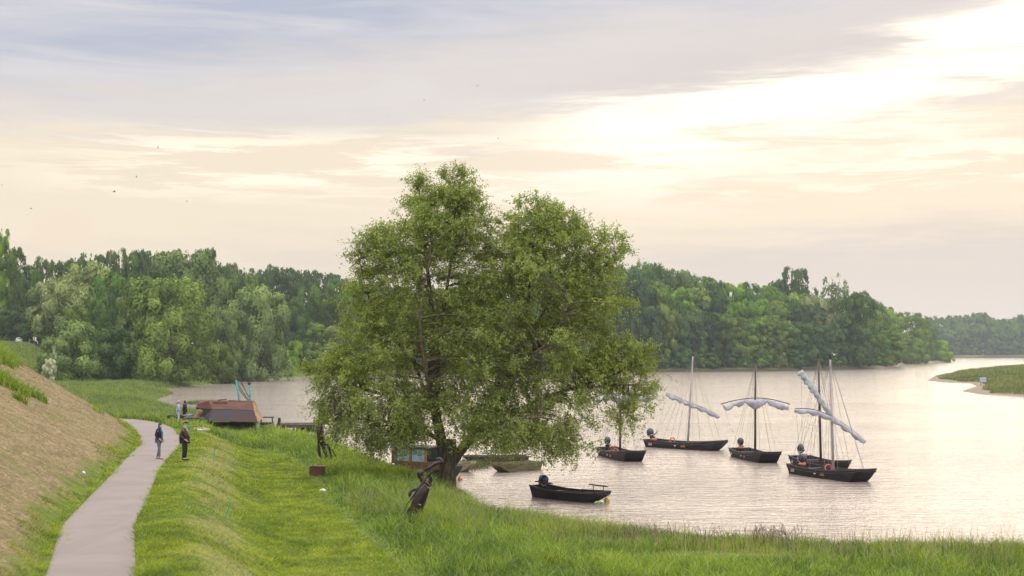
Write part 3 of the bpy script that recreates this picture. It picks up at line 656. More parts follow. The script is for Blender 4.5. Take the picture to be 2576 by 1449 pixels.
    # far wood at the right edge
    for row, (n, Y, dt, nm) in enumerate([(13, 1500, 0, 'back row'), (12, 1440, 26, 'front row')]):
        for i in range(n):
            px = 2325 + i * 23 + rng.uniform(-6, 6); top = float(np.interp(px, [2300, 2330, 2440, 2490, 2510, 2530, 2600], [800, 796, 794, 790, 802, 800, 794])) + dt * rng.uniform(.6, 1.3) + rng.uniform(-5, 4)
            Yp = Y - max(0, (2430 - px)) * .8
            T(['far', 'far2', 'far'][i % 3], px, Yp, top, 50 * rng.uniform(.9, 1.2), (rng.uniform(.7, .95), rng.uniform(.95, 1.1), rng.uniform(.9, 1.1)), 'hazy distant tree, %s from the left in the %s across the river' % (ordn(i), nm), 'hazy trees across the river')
    tr = T('flower', 124, 268, 902, 34, (5.4, 3.9, 21), 'small white-pink blossoming hawthorn beside the levee'); tr.name = 'hawthorn_bush'; tr['category'] = 'bush'
    tr = T('flower', 140, 275, 862, 22, (4.8, 3.5, 18), 'spray of pale blossom above the hawthorn beside the levee'); tr.name = 'hawthorn_bush'; tr['category'] = 'bush'

def big_willow():
    """the lone willow on the near bank: real limbs, twigs and leaves"""
    rng = np.random.default_rng(77); rr = random.Random(8)
    Y0 = 71.0; base = U(1126, 1222, Y0); bz = HZ(base.x, Y0)
    root = thing('willow_tree', 'large lone willow with two high crowns and a thick leaning trunk on the near bank', 'tree', (base.x, Y0, bz))
    O = Vector((base.x, Y0, bz))
    def W(px, py, dy=0): return U(px, py, Y0 + dy) - O
    bm = BM()
    limbs = []
    def limb(pts, r0, r1, seg=8):
        pts = [Vector(p) for p in pts]; 
        # smooth with catmull
        q = []
        for i in range(len(pts) - 1):
            p0 = pts[max(i - 1, 0)]; p1 = pts[i]; p2 = pts[i + 1]; p3 = pts[min(i + 2, len(pts) - 1)]
            for s in range(5):
                t = s / 5; q.append(.5 * ((2 * p1) + (p2 - p0) * t + (2 * p0 - 5 * p1 + 4 * p2 - p3) * t * t + (3 * p1 - p0 - 3 * p2 + p3) * t ** 3))
        q.append(pts[-1]); n = len(q)
        tube(bm, q, [r0 + (r1 - r0) * (i / (n - 1)) ** .8 for i in range(n)], seg); limbs.append((q, r0, r1)); return q
    # trunk, then the limbs seen in the photograph (picture position, depth offset)
    limb([W(1126, 1235), W(1126, 1190), W(1128, 1140), W(1128, 1105)], .46, .40, 12)
    limb([W(1124, 1200), W(1112, 1120), W(1096, 1040, .1), W(1086, 960, .3), W(1085, 880, .4), W(1088, 800, .4), W(1078, 700, .3), W(1066, 600, .1), W(1058, 500, 0)], .34, .03, 10)
    limb([W(1098, 1000, .2), W(1102, 900, .2), W(1112, 800, -.2), W(1128, 700, -.5), W(1140, 600, -.6), W(1150, 480, -.6)], .17, .02)
    limb([W(1132, 1170), W(1170, 1120, .3), W(1225, 1070, .6), W(1270, 1000, .9), W(1300, 900, 1.0), W(1325, 780, 1.0), W(1340, 640, .8), W(1345, 540, .6)], .30, .03, 10)
    limb([W(1190, 1105, .4), W(1290, 1040, .4), W(1400, 990, 0), W(1480, 965, -.3), W(1560, 935, -.4), W(1620, 915, -.4)], .17, .025)
    limb([W(1440, 978, -.2), W(1510, 972, -.3), W(1580, 968, -.5), W(1640, 968, -.5)], .07, .015)
    limb([W(1285, 960, .9), W(1360, 860, .3), W(1430, 780, 0), W(1500, 690, -.2), W(1550, 640, -.2)], .15, .02)
    limb([W(1300, 900, 1), W(1370, 780, 1.6), W(1430, 660, 1.8), W(1470, 590, 1.8)], .12, .02)
    limb([W(1215, 1080, .5), W(1290, 960, -1.2), W(1330, 900, -1.8), W(1390, 850, -2.2), W(1430, 760, -2.4)], .14, .02)
    limb([W(1092, 1030, .1), W(1020, 1010, -.4), W(940, 985, -.8), W(860, 960, -1), W(800, 930, -1)], .14, .02)
    limb([W(1086, 950, .3), W(1030, 900, 0), W(960, 830, -.2), W(925, 740, -.2), W(900, 640, -.2)], .12, .015)
    limb([W(1086, 900, .4), W(1160, 850, .8), W(1200, 760, 1.0), W(1215, 660, 1.0)], .10, .015)
    limb([W(1080, 730, .3), W(1020, 660, .8), W(985, 580, 1.0)], .07, .012)
    limb([W(1110, 1110, 0), W(1040, 1070, -1.5), W(960, 1060, -2.3), W(880, 1050, -2.6), W(840, 1040, -2.6)], .13, .02)
    limb([W(1160, 1130, .2), W(1200, 1080, -1.6), W(1260, 1060, -2.8), W(1360, 1050, -3.2), W(1440, 1070, -3.2)], .14, .02)
    limb([W(1112, 1120, 0), W(1090, 1040, 1.8), W(1050, 930, 3.0), W(1010, 800, 3.4), W(1000, 700, 3.2)], .16, .02)
    limb([W(1150, 1140, .4), W(1240, 1040, 2.4), W(1300, 940, 3.6), W(1360, 840, 3.8), W(1420, 720, 3.4)], .16, .02)
    limb([W(1100, 1060, .1), W(1080, 980, -1.8), W(1060, 860, -2.8), W(1060, 760, -3.0), W(1080, 660, -2.4)], .14, .02)
    # crown envelope: lobes (px, py, rx, ry, dy, ry_depth, clumps)
    lobes = [(1058, 498, 34, 50, 0, 1.0, 20), (1150, 492, 50, 56, -.5, 1.3, 30), (1108, 585, 100, 92, 0, 2.6, 90), (990, 632, 74, 66, .3, 1.9, 34), (915, 650, 38, 62, -.2, 1.1, 16), (1190, 560, 60, 80, .3, 1.9, 26),
             (1345, 572, 85, 62, .8, 2.2, 50), (1400, 590, 75, 55, .6, 2.0, 26), (1440, 640, 100, 80, .6, 2.4, 44), (1530, 650, 56, 62, -.2, 1.4, 18), (1340, 720, 170, 110, .5, 3.7, 120), (1500, 760, 85, 100, -.2, 2.3, 44), (1230, 700, 110, 120, .4, 3.3, 60),
             (1050, 730, 150, 120, 0, 3.8, 116), (930, 800, 70, 90, -.2, 2.2, 34), (1000, 900, 150, 90, 0, 3.8, 84), (1200, 880, 170, 120, 0, 4.2, 130), (1400, 890, 150, 110, 0, 3.7, 100), (860, 940, 92, 52, -1, 1.9, 40),
             (1580, 905, 74, 54, -.4, 1.6, 36), (1600, 985, 56, 46, -.4, 1.3, 20), (1490, 970, 80, 60, -.3, 2.0, 34), (960, 1020, 150, 64, -1.2, 3.0, 84), (1150, 1010, 170, 70, -.4, 4.0, 100), (1340, 1035, 160, 80, -.8, 3.6, 96), (850, 1010, 62, 60, -1.8, 1.6, 24),
             (895, 1080, 72, 38, -2.4, 1.6, 24), (985, 1090, 66, 30, -2.0, 1.6, 20), (1270, 1095, 95, 34, -2.6, 1.6, 30), (1420, 1095, 75, 40, -2.6, 1.6, 24), (1070, 1085, 60, 26, -2.6, 1.2, 12), (1570, 1040, 40, 40, -.6, 1.0, 8)]
    LP = []; LR = []
    for q, r0, r1 in limbs:
        for i, p in enumerate(q): LP.append(tuple(p)); LR.append(r0 + (r1 - r0) * i / len(q))
    LP = np.array(LP); LR = np.array(LR)
    m2 = Y0 / F; leafP = []; leafN = []; leafT = []; tb = BM()
    for (px, py, rx, ry, dy, rd, nc) in lobes:
        c = np.array(W(px, py, dy))
        for k in range(int(nc * (1.35 if py < 900 else 1.15))):
            d = rng.normal(size=3); d /= np.linalg.norm(d); f = rng.random() ** .42
            cc = c + d * f * np.array([rx * m2, rd, ry * m2])
            qx, qy = PX(tuple(np.array(O) + cc))
            if cc[1] < .5 and abs(qx - 1086) < 20 and 640 < qy < 1080 and rng.random() < .75: continue
            dist = np.linalg.norm(LP - cc, axis=1) + (LP[:, 2] > cc[2] + .3) * 2.0
            j = int(np.argmin(dist + LR * .2)); a = Vector(LP[j]); b = Vector(cc)
            low = py > 1000
            out = Vector((d[0], d[1], d[2])); 
            if (b - a).length > .25:
                mid = (a + b) / 2 + Vector((0, 0, .12 * (b - a).length)) + Vector(rng.normal(size=3) * .08)
                r = min(LR[j] * .7, .012 + .013 * (b - a).length)
                tube(tb, [a, a.lerp(mid, .6), mid.lerp(b, .5), b], [r, r * .8, r * .55, .007], 4, False)
            tone0 = rng.random() * .5
            # sprigs leave the clump centre
            ns = 9 if not low else 8
            for s in range(ns):
                g = rng.normal(size=3); g /= np.linalg.norm(g); g = g * .8 + d * .45 + np.array([0, 0, .55 if not low else -.28]); g /= np.linalg.norm(g)
                L = .45 + .75 * rng.random() ** 1.5
                p0 = cc + g * .05; npnt = 23; t = rng.random(npnt) ** .75
                sag = np.array([0, 0, -1.0]) * (.22 if not low else .42)
                pts = p0 + g * (t * L)[:, None] + sag * (t ** 2 * L)[:, None] + rng.normal(size=(npnt, 3)) * (.045 + .025 * t[:, None])
                leafP.append(pts); leafN.append(np.tile(g * .3 + d * .5 + np.array([0, 0, .35]), (npnt, 1))); leafT.append(tone0 + rng.random(npnt) * .5)
                if s % 3 == 0:
                    e = p0 + g * L * 1.0 + sag * L
                    tube(tb, [Vector(cc), Vector(p0 + g * L * .5 + sag * L * .25), Vector(e)], [.008, .006, .003], 3, False)
    P = np.concatenate(leafP); Nn = np.concatenate(leafN); T = np.concatenate(leafT)
    print('willow leaves', len(P))
    V, Fq = cards(P, Nn, .060, rng, .42, .8)
    me = npmesh('crown', V, Fq, np.repeat(np.clip(T, 0, 1), 4))
    bark = mat('willow_bark', (.13, .10, .065), (.045, .034, .024), 3.5, .92, bump=.8, stretch=(3, 3, .7))
    link('crown', me, leafmat('willow_leaf', (.064, .100, .004), (.34, .41, .048), .46, .05, 1.3, False), root)
    obj('trunk', bm, bark, root, True)
    me = bpy.data.meshes.new('twigs'); tb.to_mesh(me); tb.free(); link('twigs', me, bark, root)
# ---------------------------------------------------------------- boats
def hull_bm(L, B, bow=.62, stern=.82, free=.50, bowh=.78, sternh=.60, ramp=.86, th=.045, n=15, flare=.78):
    bm = BM(); S = []
    for i in range(n):
        t = i / (n - 1); x = -L / 2 + L * t
        bt = B / 2 * np.interp(t, [0, .25, .55, .8, 1], [stern, .97, 1.0, .96, bow])
        zs = free + (sternh - free) * max(0, (.35 - t) / .35) ** 1.6 + (bowh - free) * max(0, (t - .45) / .55) ** 1.5
        zb = -.14 + (zs - .10 + .14) * max(0, (t - ramp) / (1 - ramp)) ** 1.15 * .93
        zb = max(zb, -.14 + (.10 * max(0, (.12 - t) / .12)))
        k = flare + (1 - flare) * max(0, (t - ramp) / (1 - ramp)) * .6
        xo = -.10 * (1 - t) * (1 if i == 0 else 0)
        S.append((x, bt, bt * k, zs, zb, xo))
    def ring(s, ins):
        x, bt, bb, zs, zb, xo = s; w = th if ins else 0; f = .07 if ins else 0
        zb2 = min(zb + f, zs - .04) if ins else zb
        return [bm.verts.new((x + xo, -(bt - w), zs)), bm.verts.new((x, -(bb - w), zb2)), bm.verts.new((x, bb - w, zb2)), bm.verts.new((x + xo, bt - w, zs))]
    o = [ring(s, False) for s in S]; S2 = [list(s) for s in S]; S2[0][0] += th; S2[-1][0] -= th; q = [ring(s, True) for s in S2]
    for i in range(n - 1):
        for k in range(3):
            bm.faces.new((o[i][k], o[i + 1][k], o[i + 1][k + 1], o[i][k + 1])); bm.faces.new((q[i][k], q[i][k + 1], q[i + 1][k + 1], q[i + 1][k]))
        bm.faces.new((o[i][0], q[i][0], q[i + 1][0], o[i + 1][0])); bm.faces.new((o[i][3], o[i + 1][3], q[i + 1][3], q[i][3]))
    for j in (0, -1):
        bm.faces.new(o[j]); bm.faces.new(q[j]); bm.faces.new((o[j][0], o[j][3], q[j][3], q[j][0]))
    return bm, S
def strip_bm(S, side, w=.05, h=.07, drop=.0, off=.012):
    """a rail that follows the top edge of one side"""
    bm = BM(); rg = []
    for (x, bt, bb, zs, zb, xo) in S:
        y = side * (bt + off); y2 = side * (bt + off - w)
        rg.append([bm.verts.new(v) for v in ((x + xo, y, zs + .022 - drop), (x + xo, y, zs - h - drop), (x + xo, y2, zs - h - drop), (x + xo, y2, zs + .022 - drop))])
    for i in range(len(rg) - 1):
        for k in range(4): bm.faces.new((rg[i][k], rg[i][(k + 1) % 4], rg[i + 1][(k + 1) % 4], rg[i + 1][k]))
    bm.faces.new(rg[0]); bm.faces.new(rg[-1][::-1]); return bm
MT = {}
def mats():
    M = MT
    M['tar'] = mat('tarred_planks', (.010, .008, .014), (.040, .032, .030), 1.6, .6, bump=.35, stretch=(.5, 2, 7), lo=.45, hi=.8)
    M['tarrail'] = mat('tarred_rail', (.075, .062, .055), (.03, .026, .028), 3, .6, bump=.2)
    M['deck'] = mat('inner_boards', (.055, .045, .040), (.10, .085, .07), 3, .7, stretch=(.6, 5, 1))
    M['oldwood'] = mat('grey_green_planks', (.17, .155, .075), (.085, .075, .045), 2.2, .75, bump=.4, stretch=(.6, 2, 5))
    M['paleboat'] = mat('pale_planks', (.34, .30, .20), (.20, .17, .12), 2.5, .7, stretch=(.6, 2, 5))
    M['mastgrey'] = mat('grey_mast', (.34, .31, .31), (.42, .38, .37), 4, .6, bump=0)
    M['mastdark'] = mat('dark_mast', (.045, .030, .025), (.08, .055, .045), 4, .6, bump=0)
    M['cloth'] = mat('sail_cloth', (.44, .44, .50), (.30, .30, .37), 3, .85, bump=.5, spec=.1)
    M['clothg'] = mat('grey_sail_cloth', (.40, .44, .47), (.30, .33, .37), 3, .85, bump=.5, spec=.1)
    M['rope'] = mat('rope', (.22, .20, .18), (.16, .14, .12), 8, .9, bump=0)
    M['cowl'] = mat('motor_cowl', (.018, .022, .040), (.03, .035, .06), 3, .22, bump=0, spec=.7)
    M['cowlband'] = mat('motor_band', (.45, .48, .55), (.35, .38, .45), 3, .35, bump=0)
    M['black'] = mat('black_metal', (.016, .016, .018), (.03, .03, .03), 5, .5, bump=.1)
    M['orange'] = mat('orange_plastic', (.50, .10, .06), (.40, .08, .05), 5, .5, bump=0)
    M['plate'] = mat('ochre_board', (.30, .12, .05), (.20, .08, .035), 6, .7, bump=0)
    M['white'] = mat('white_paint', (.72, .72, .72), (.60, .60, .60), 6, .6, bump=0)
    M['yellow'] = mat('yellow_plastic', (.62, .36, .03), (.45, .27, .03), 4, .5, bump=0)
    M['rust'] = mat('rusty_steel', (.12, .042, .024), (.06, .024, .018), 1.4, .75, bump=.4, stretch=(1, 1, 2.5), detail=8)
    M['rusttop'] = mat('brown_rust', (.135, .050, .028), (.085, .034, .022), 1.6, .7, bump=.3, stretch=(.5, 1, 3), detail=8)
    M['steelblue'] = mat('blue_grey_rust', (.030, .036, .062), (.060, .026, .022), 1.1, .55, bump=.3, stretch=(.8, 1, 1.2), lo=.40, hi=.58, detail=8)
    M['ochre'] = mat('ochre_rust', (.36, .25, .13), (.24, .14, .07), 2, .8, bump=.3, detail=8)
    M['teal'] = mat('teal_paint', (.02, .22, .21), (.03, .30, .28), 4, .6, bump=0)
    M['bronze'] = mat('dark_rusted_iron', (.008, .004, .004), (.024, .009, .007), 4, .42, metal=.1, bump=.6, spec=.6)
    M['grey'] = mat('grey_boards', (.13, .11, .095), (.06, .05, .045), 4, .85, stretch=(1, 6, 1))
    M['darkwood'] = mat('dark_timber', (.035, .030, .028), (.07, .055, .045), 4, .8, bump=.4)
    M['palewood'] = mat('pale_board', (.55, .50, .42), (.40, .36, .30), 6, .8)
    M['stake'] = mat('green_stake_paint', (.03, .36, .20), (.03, .26, .15), 6, .6, bump=0)
def motor(parent, x, y=0, z=.62, s=1.0, tilt=.5, name='outboard_motor'):
    """tilted outboard: cowl, band, midsection, tiller"""
    e = bpy.data.objects.new(name, None); COL.objects.link(e); e.parent = parent; e.location = (x, y, z); e.rotation_euler = (0, tilt, 0); e.scale = (s, s, s)
    bm = BM(); ball(bm, (0, 0, .44), (.30, .22, .33), 16)
    for v in bm.verts:
        if v.co.z < .26: v.co.z = .26
        v.co.x += (v.co.z - .4) * .12
    obj('cowl', bm, MT['cowl'], e, True)
    bm = BM(); box(bm, (0, 0, .235), (.42, .30, .06)); box(bm, (-.285, 0, .40), (.03, .16, .16)); bevel(bm, .012); obj('cowl_band', bm, MT['cowlband'], e)
    bm = BM(); box(bm, (0, 0, -.02), (.20, .16, .46)); box(bm, (.12, 0, .02), (.16, .26, .20)); box(bm, (-.03, 0, -.42), (.13, .07, .5)); box(bm, (0, 0, -.62), (.34, .18, .02)); ball(bm, (.02, 0, -.74), (.22, .06, .06), 10)
    tube(bm, [(.1, 0, .16), (.42, .03, .24), (.62, .05, .34)], [.035, .028, .03], 6); obj('motor_leg', bm, MT['black'], e)
    return e
def furled(bm, pts, rad, sag, seg=10, seed=0):
    """rolled sail hanging under the yard line"""
    rng = random.Random(seed); pts = [Vector(p) for p in pts]; n = len(pts); rings = []
    for i, p in enumerate(pts):
        t = (pts[min(i + 1, n - 1)] - pts[max(i - 1, 0)]).normalized(); dn = Vector((0, 0, -1)); dn = (dn - t * dn.dot(t)).normalized(); a = t.cross(dn)
        r = rad[i]; c = p + Vector((0, 0, -1)) * sag[i]; tw = i * .45
        rings.append([bm.verts.new(c + (dn * math.cos(2 * math.pi * k / seg) * (1.25 if math.cos(2 * math.pi * k / seg) > 0 else .8) + a * math.sin(2 * math.pi * k / seg) * .8) * r * (1 + .17 * math.sin(3 * 2 * math.pi * k / seg + tw * 2) + rng.uniform(-.07, .07))) for k in range(seg)])
    for i in range(n - 1):
        for k in range(seg): bm.faces.new((rings[i][k], rings[i][(k + 1) % seg], rings[i + 1][(k + 1) % seg], rings[i + 1][k]))
    bm.faces.new(rings[0][::-1]); bm.faces.new(rings[-1])
def boat_frame(px0, px1, ywl, theta, L, B, bow):
    """centre and yaw of a hull whose side spans px0..px1 with its near waterline at ywl"""
    pxc = (px0 + px1) / 2; c0 = G(pxc, ywl, 0); al = math.atan2(c0.x, c0.y); yaw = -R(theta) - al
    if theta > 90: pass
    off = B * .5 * abs(math.cos(R(theta))) + .25
    c = Vector((c0.x, c0.y, 0)) * (1 + off / c0.y); c.z = 0
    return c, yaw
def sail_boat(label, px0, px1, ywl, theta, mast_px, mast_top, dark, yard=None, ypts=None, sailkind=0, L=6.6, B=1.85, bow=.82, motx=-.40, mtilt=.5, msc=1.0, seed=0, dz=0):
    c, yaw = boat_frame(px0, px1, ywl, theta, L, B, bow)
    t = thing('sailing_barge', label, 'boat', c, yaw, 'flat-bottomed sailing boats moored on the river')
    bpy.context.view_layer.update(); Mw = Matrix.Translation(c) @ Matrix.Rotation(yaw, 4, 'Z'); Mi = Mw.inverted()
    bm, S = hull_bm(L, B, bow); obj('hull', bm, MT['tar'], t)
    for s in (-1, 1):
        obj('rail', strip_bm(S, s), MT['tarrail'], t)
        obj('rubbing_strake', strip_bm(S, s, .02, .035, .17, -.012 + .0), MT['tarrail'], t)
    for x in (-L * .30, L * .02, L * .22):
        bm = BM(); k = float(np.interp(x / L + .5, [0, .25, .55, .8, 1], [.82, .97, 1, .96, bow])); box(bm, (x, 0, .40), (.26, B * k * .93, .045)); bevel(bm, .008); obj('bench', bm, MT['deck'], t)
    bm = BM(); box(bm, (L * .40, 0, .53), (L * .13, B * .66, .04)); obj('foredeck', bm, MT['deck'], t)
    # side plates on the side that faces the viewer
    sd = -1
    for x, w, h, m_, nm in [(L * .06, .42, .15, 'plate', 'name_board'), (-L * .05, .16, .07, 'white', 'number_plate'), (-L * .41, .36, .20, 'paleboat', 'stern_patch')]:
        tt = x / L + .5; bt = B / 2 * float(np.interp(tt, [0, .25, .55, .8, 1], [.82, .97, 1.0, .96, bow])); bm = BM()
        box(bm, (x, sd * (bt * .935 + .012), .25), (w, .022, h), Euler((-.20 * sd * -1, 0, 0)).to_matrix()); obj(nm, bm, MT[m_], t)
    # mast foot: the place on the keel line seen at mast_px
    best = min((abs(PX(Mw @ Vector((x, 0, .5)))[0] - mast_px), x) for x in np.linspace(-L * .3, L * .42, 80))[1]
    foot = Mw @ Vector((best, 0, -.02)); top = U(mast_top[0], mast_top[1], foot.y); H = (top - foot).length
    lf, lt = Mi @ foot, Mi @ top; mm = MT['mastdark' if dark else 'mastgrey']
    bm = BM(); tube(bm, [lf, lf.lerp(lt, .5), lf.lerp(lt, .97)], [.085, .075, .05], 10); obj('mast', bm, mm, t, True)
    bm = BM(); tube(bm, [lf.lerp(lt, .965), lt], [.062, .05], 8); obj('mast_cap', bm, MT['black'], t)
    k = 0
    for sgn in (-1, 1):
        for fx in (-.34, -.22, -.12, .10, .20, .30)[(0 if sgn < 0 else 1)::(1 if sgn < 0 else 2)]:
            tt = fx + .5; bt = B / 2 * float(np.interp(tt, [0, .25, .55, .8, 1], [.82, .97, 1.0, .96, bow])); bm = BM()
            tube(bm, [lf.lerp(lt, .955), Vector((fx * L, sgn * bt, .54))], .009, 4); obj('stay', bm, MT['rope'], t); k += 1
    bm = BM(); tube(bm, [lf.lerp(lt, .96), Vector((L * .48, 0, .76))], .010, 4); obj('forestay', bm, MT['rope'], t)
    if ypts:
        n = 34; d = foot.y - .28; raw = [U(a, b, d) for a, b in ypts]; m = len(raw); pts = []
        for i in range(n):
            s = i / (n - 1) * (m - 1); a = min(int(s), m - 2); f = s - a
            p0, p1, p2, p3 = raw[max(a - 1, 0)], raw[a], raw[a + 1], raw[min(a + 2, m - 1)]
            if m == 2: q = p1.lerp(p2, f)
            else: q = .5 * ((2 * p1) + (p2 - p0) * f + (2 * p0 - 5 * p1 + 4 * p2 - p3) * f * f + (3 * p1 - p0 - 3 * p2 + p3) * f ** 3)
            pts.append(Mi @ q)
        bm = BM(); tube(bm, pts, [.032 if 0 < i < n - 1 else .02 for i in range(n)], 6); yd = obj('yard', bm, MT['mastdark'], t, True)
        rg = random.Random(seed); rad = []; sag = []
        for i in range(n):
            u = i / (n - 1)
            if sailkind == 0:     # rolled sausage with lashings
                r = .145 * (.70 + .42 * abs(math.sin(u * math.pi * 7 + seed))) * (1.0 if .04 < u < .96 else .6); s_ = r * .9
                if u < .05 or u > .955: r *= 1.25
            elif sailkind == 1:   # thick long roll
                r = .18 * (.80 + .28 * abs(math.sin(u * math.pi * 9))) * (1.15 - .35 * u); s_ = r * .75
            else:                 # festoons under a bowed yard
                r = .10 + .17 * abs(math.sin(u * math.pi * 3)) ** .8 * (1.2 if .3 < u < .7 else .8); s_ = r * 1.15
                if .08 < u < .17: r, s_ = .16, .36
                if .17 <= u < .22: r, s_ = .11, .24
                if .90 < u < .97: r, s_ = .12, .30
                if u < .04 or u > .97: r, s_ = .02, .03
            rad.append(r); sag.append(s_)
        bm = BM(); furled(bm, pts, rad, sag, 12, seed); obj('furled_sail', bm, MT['clothg' if sailkind == 1 else 'cloth'], t, True)
        for q, fx in ((pts[1], -.44), (pts[-2], .44)):
            if sailkind == 1 and fx > 0: continue
            bm = BM(); a = Vector(q); b = Vector((fx * L, 0, .58)); mid = (a + b) / 2 - Vector((0, 0, .18)); tube(bm, [a, mid, b], .007, 4); obj('sheet_rope', bm, MT['rope'], t)
    if msc: motor(t, -L * .5 + .14, .02, .62, msc, mtilt)
    return t, Mw
def lay(name, bm, mat_, label, cat, Mw, group=None, smooth=False):
    o = obj(name, bm, mat_, None, smooth); o.matrix_world = Mw; tag(o, label, cat, group); return o
def lifebuoy(Mw, x, y, z, label, tilt=.6):
    bm = BM(); N_, n_ = 18, 8; g = [[bm.verts.new(((.30 + .07 * math.cos(b)) * math.cos(a), (.30 + .07 * math.cos(b)) * math.sin(a), .07 * math.sin(b))) for b in [2 * math.pi * j / n_ for j in range(n_)]] for a in [2 * math.pi * i / N_ for i in range(N_)]]
    for i in range(N_):
        for j in range(n_): bm.faces.new((g[i][j], g[(i + 1) % N_][j], g[(i + 1) % N_][(j + 1) % n_], g[i][(j + 1) % n_]))
    return lay('lifebuoy', bm, MT['orange'], label, 'lifebuoy', Mw @ Matrix.Translation((x, y, z)) @ Matrix.Rotation(1.2, 4, 'Z') @ Matrix.Rotation(1.35, 4, 'X') @ Matrix.Scale(.66, 4), 'orange lifebuoys on the moored boats', True)
def lifebag(Mw, x, y, z, label):
    bm = BM(); ball(bm, (0, 0, 0), (.27, .18, .09), 14); ball(bm, (.12, .05, .05), (.13, .12, .07), 10)
    return lay('life_jacket', bm, MT['orange'], label, 'life jacket', Mw @ Matrix.Translation((x, y, z)) @ Matrix.Rotation(.3, 4, 'Z'), 'orange life jackets lying in the boats', True)
def buoy(px, py, r, label, m='yellow'):
    p = G(px, py, 0); t = thing('buoy', label, 'buoy', (p.x, p.y, r * .35))
    bm = BM(); ball(bm, (0, 0, 0), (r, r, r), 18); obj('float_body', bm, MT[m], t, True)
    bm = BM(); tube(bm, [(0, 0, r * .9), (0, 0, r * 1.22)], [r * .22, r * .14], 8); tube(bm, [(-r * .3, 0, r * 1.15), (-r * 1.6, 0, .01)], .012, 4); obj('mooring_ring', bm, MT['rope'], t)
def row_boat(name, label, px0, px1, ywl, theta, L, B, m, free=.42, bow=.55, bowh=.62, group=None, benches=(-.25, .12), rail=None, sternh=.5, dpos=0):
    c, yaw = boat_frame(px0, px1, ywl, theta, L, B, bow); c = c * (1 + dpos)
    t = thing(name, label, 'boat', c, yaw, group); bm, S = hull_bm(L, B, bow, .8, free, bowh, sternh, .70); obj('hull', bm, MT[m], t)
    for s in (-1, 1): obj('rail', strip_bm(S, s), MT[rail or m], t)
    for x in benches:
        bm = BM(); box(bm, (x * L, 0, free - .12), (.22, B * .88, .04)); bevel(bm, .006); obj('bench', bm, MT['deck'], t)
    return t, Matrix.Translation(c) @ Matrix.Rotation(yaw, 4, 'Z'), S
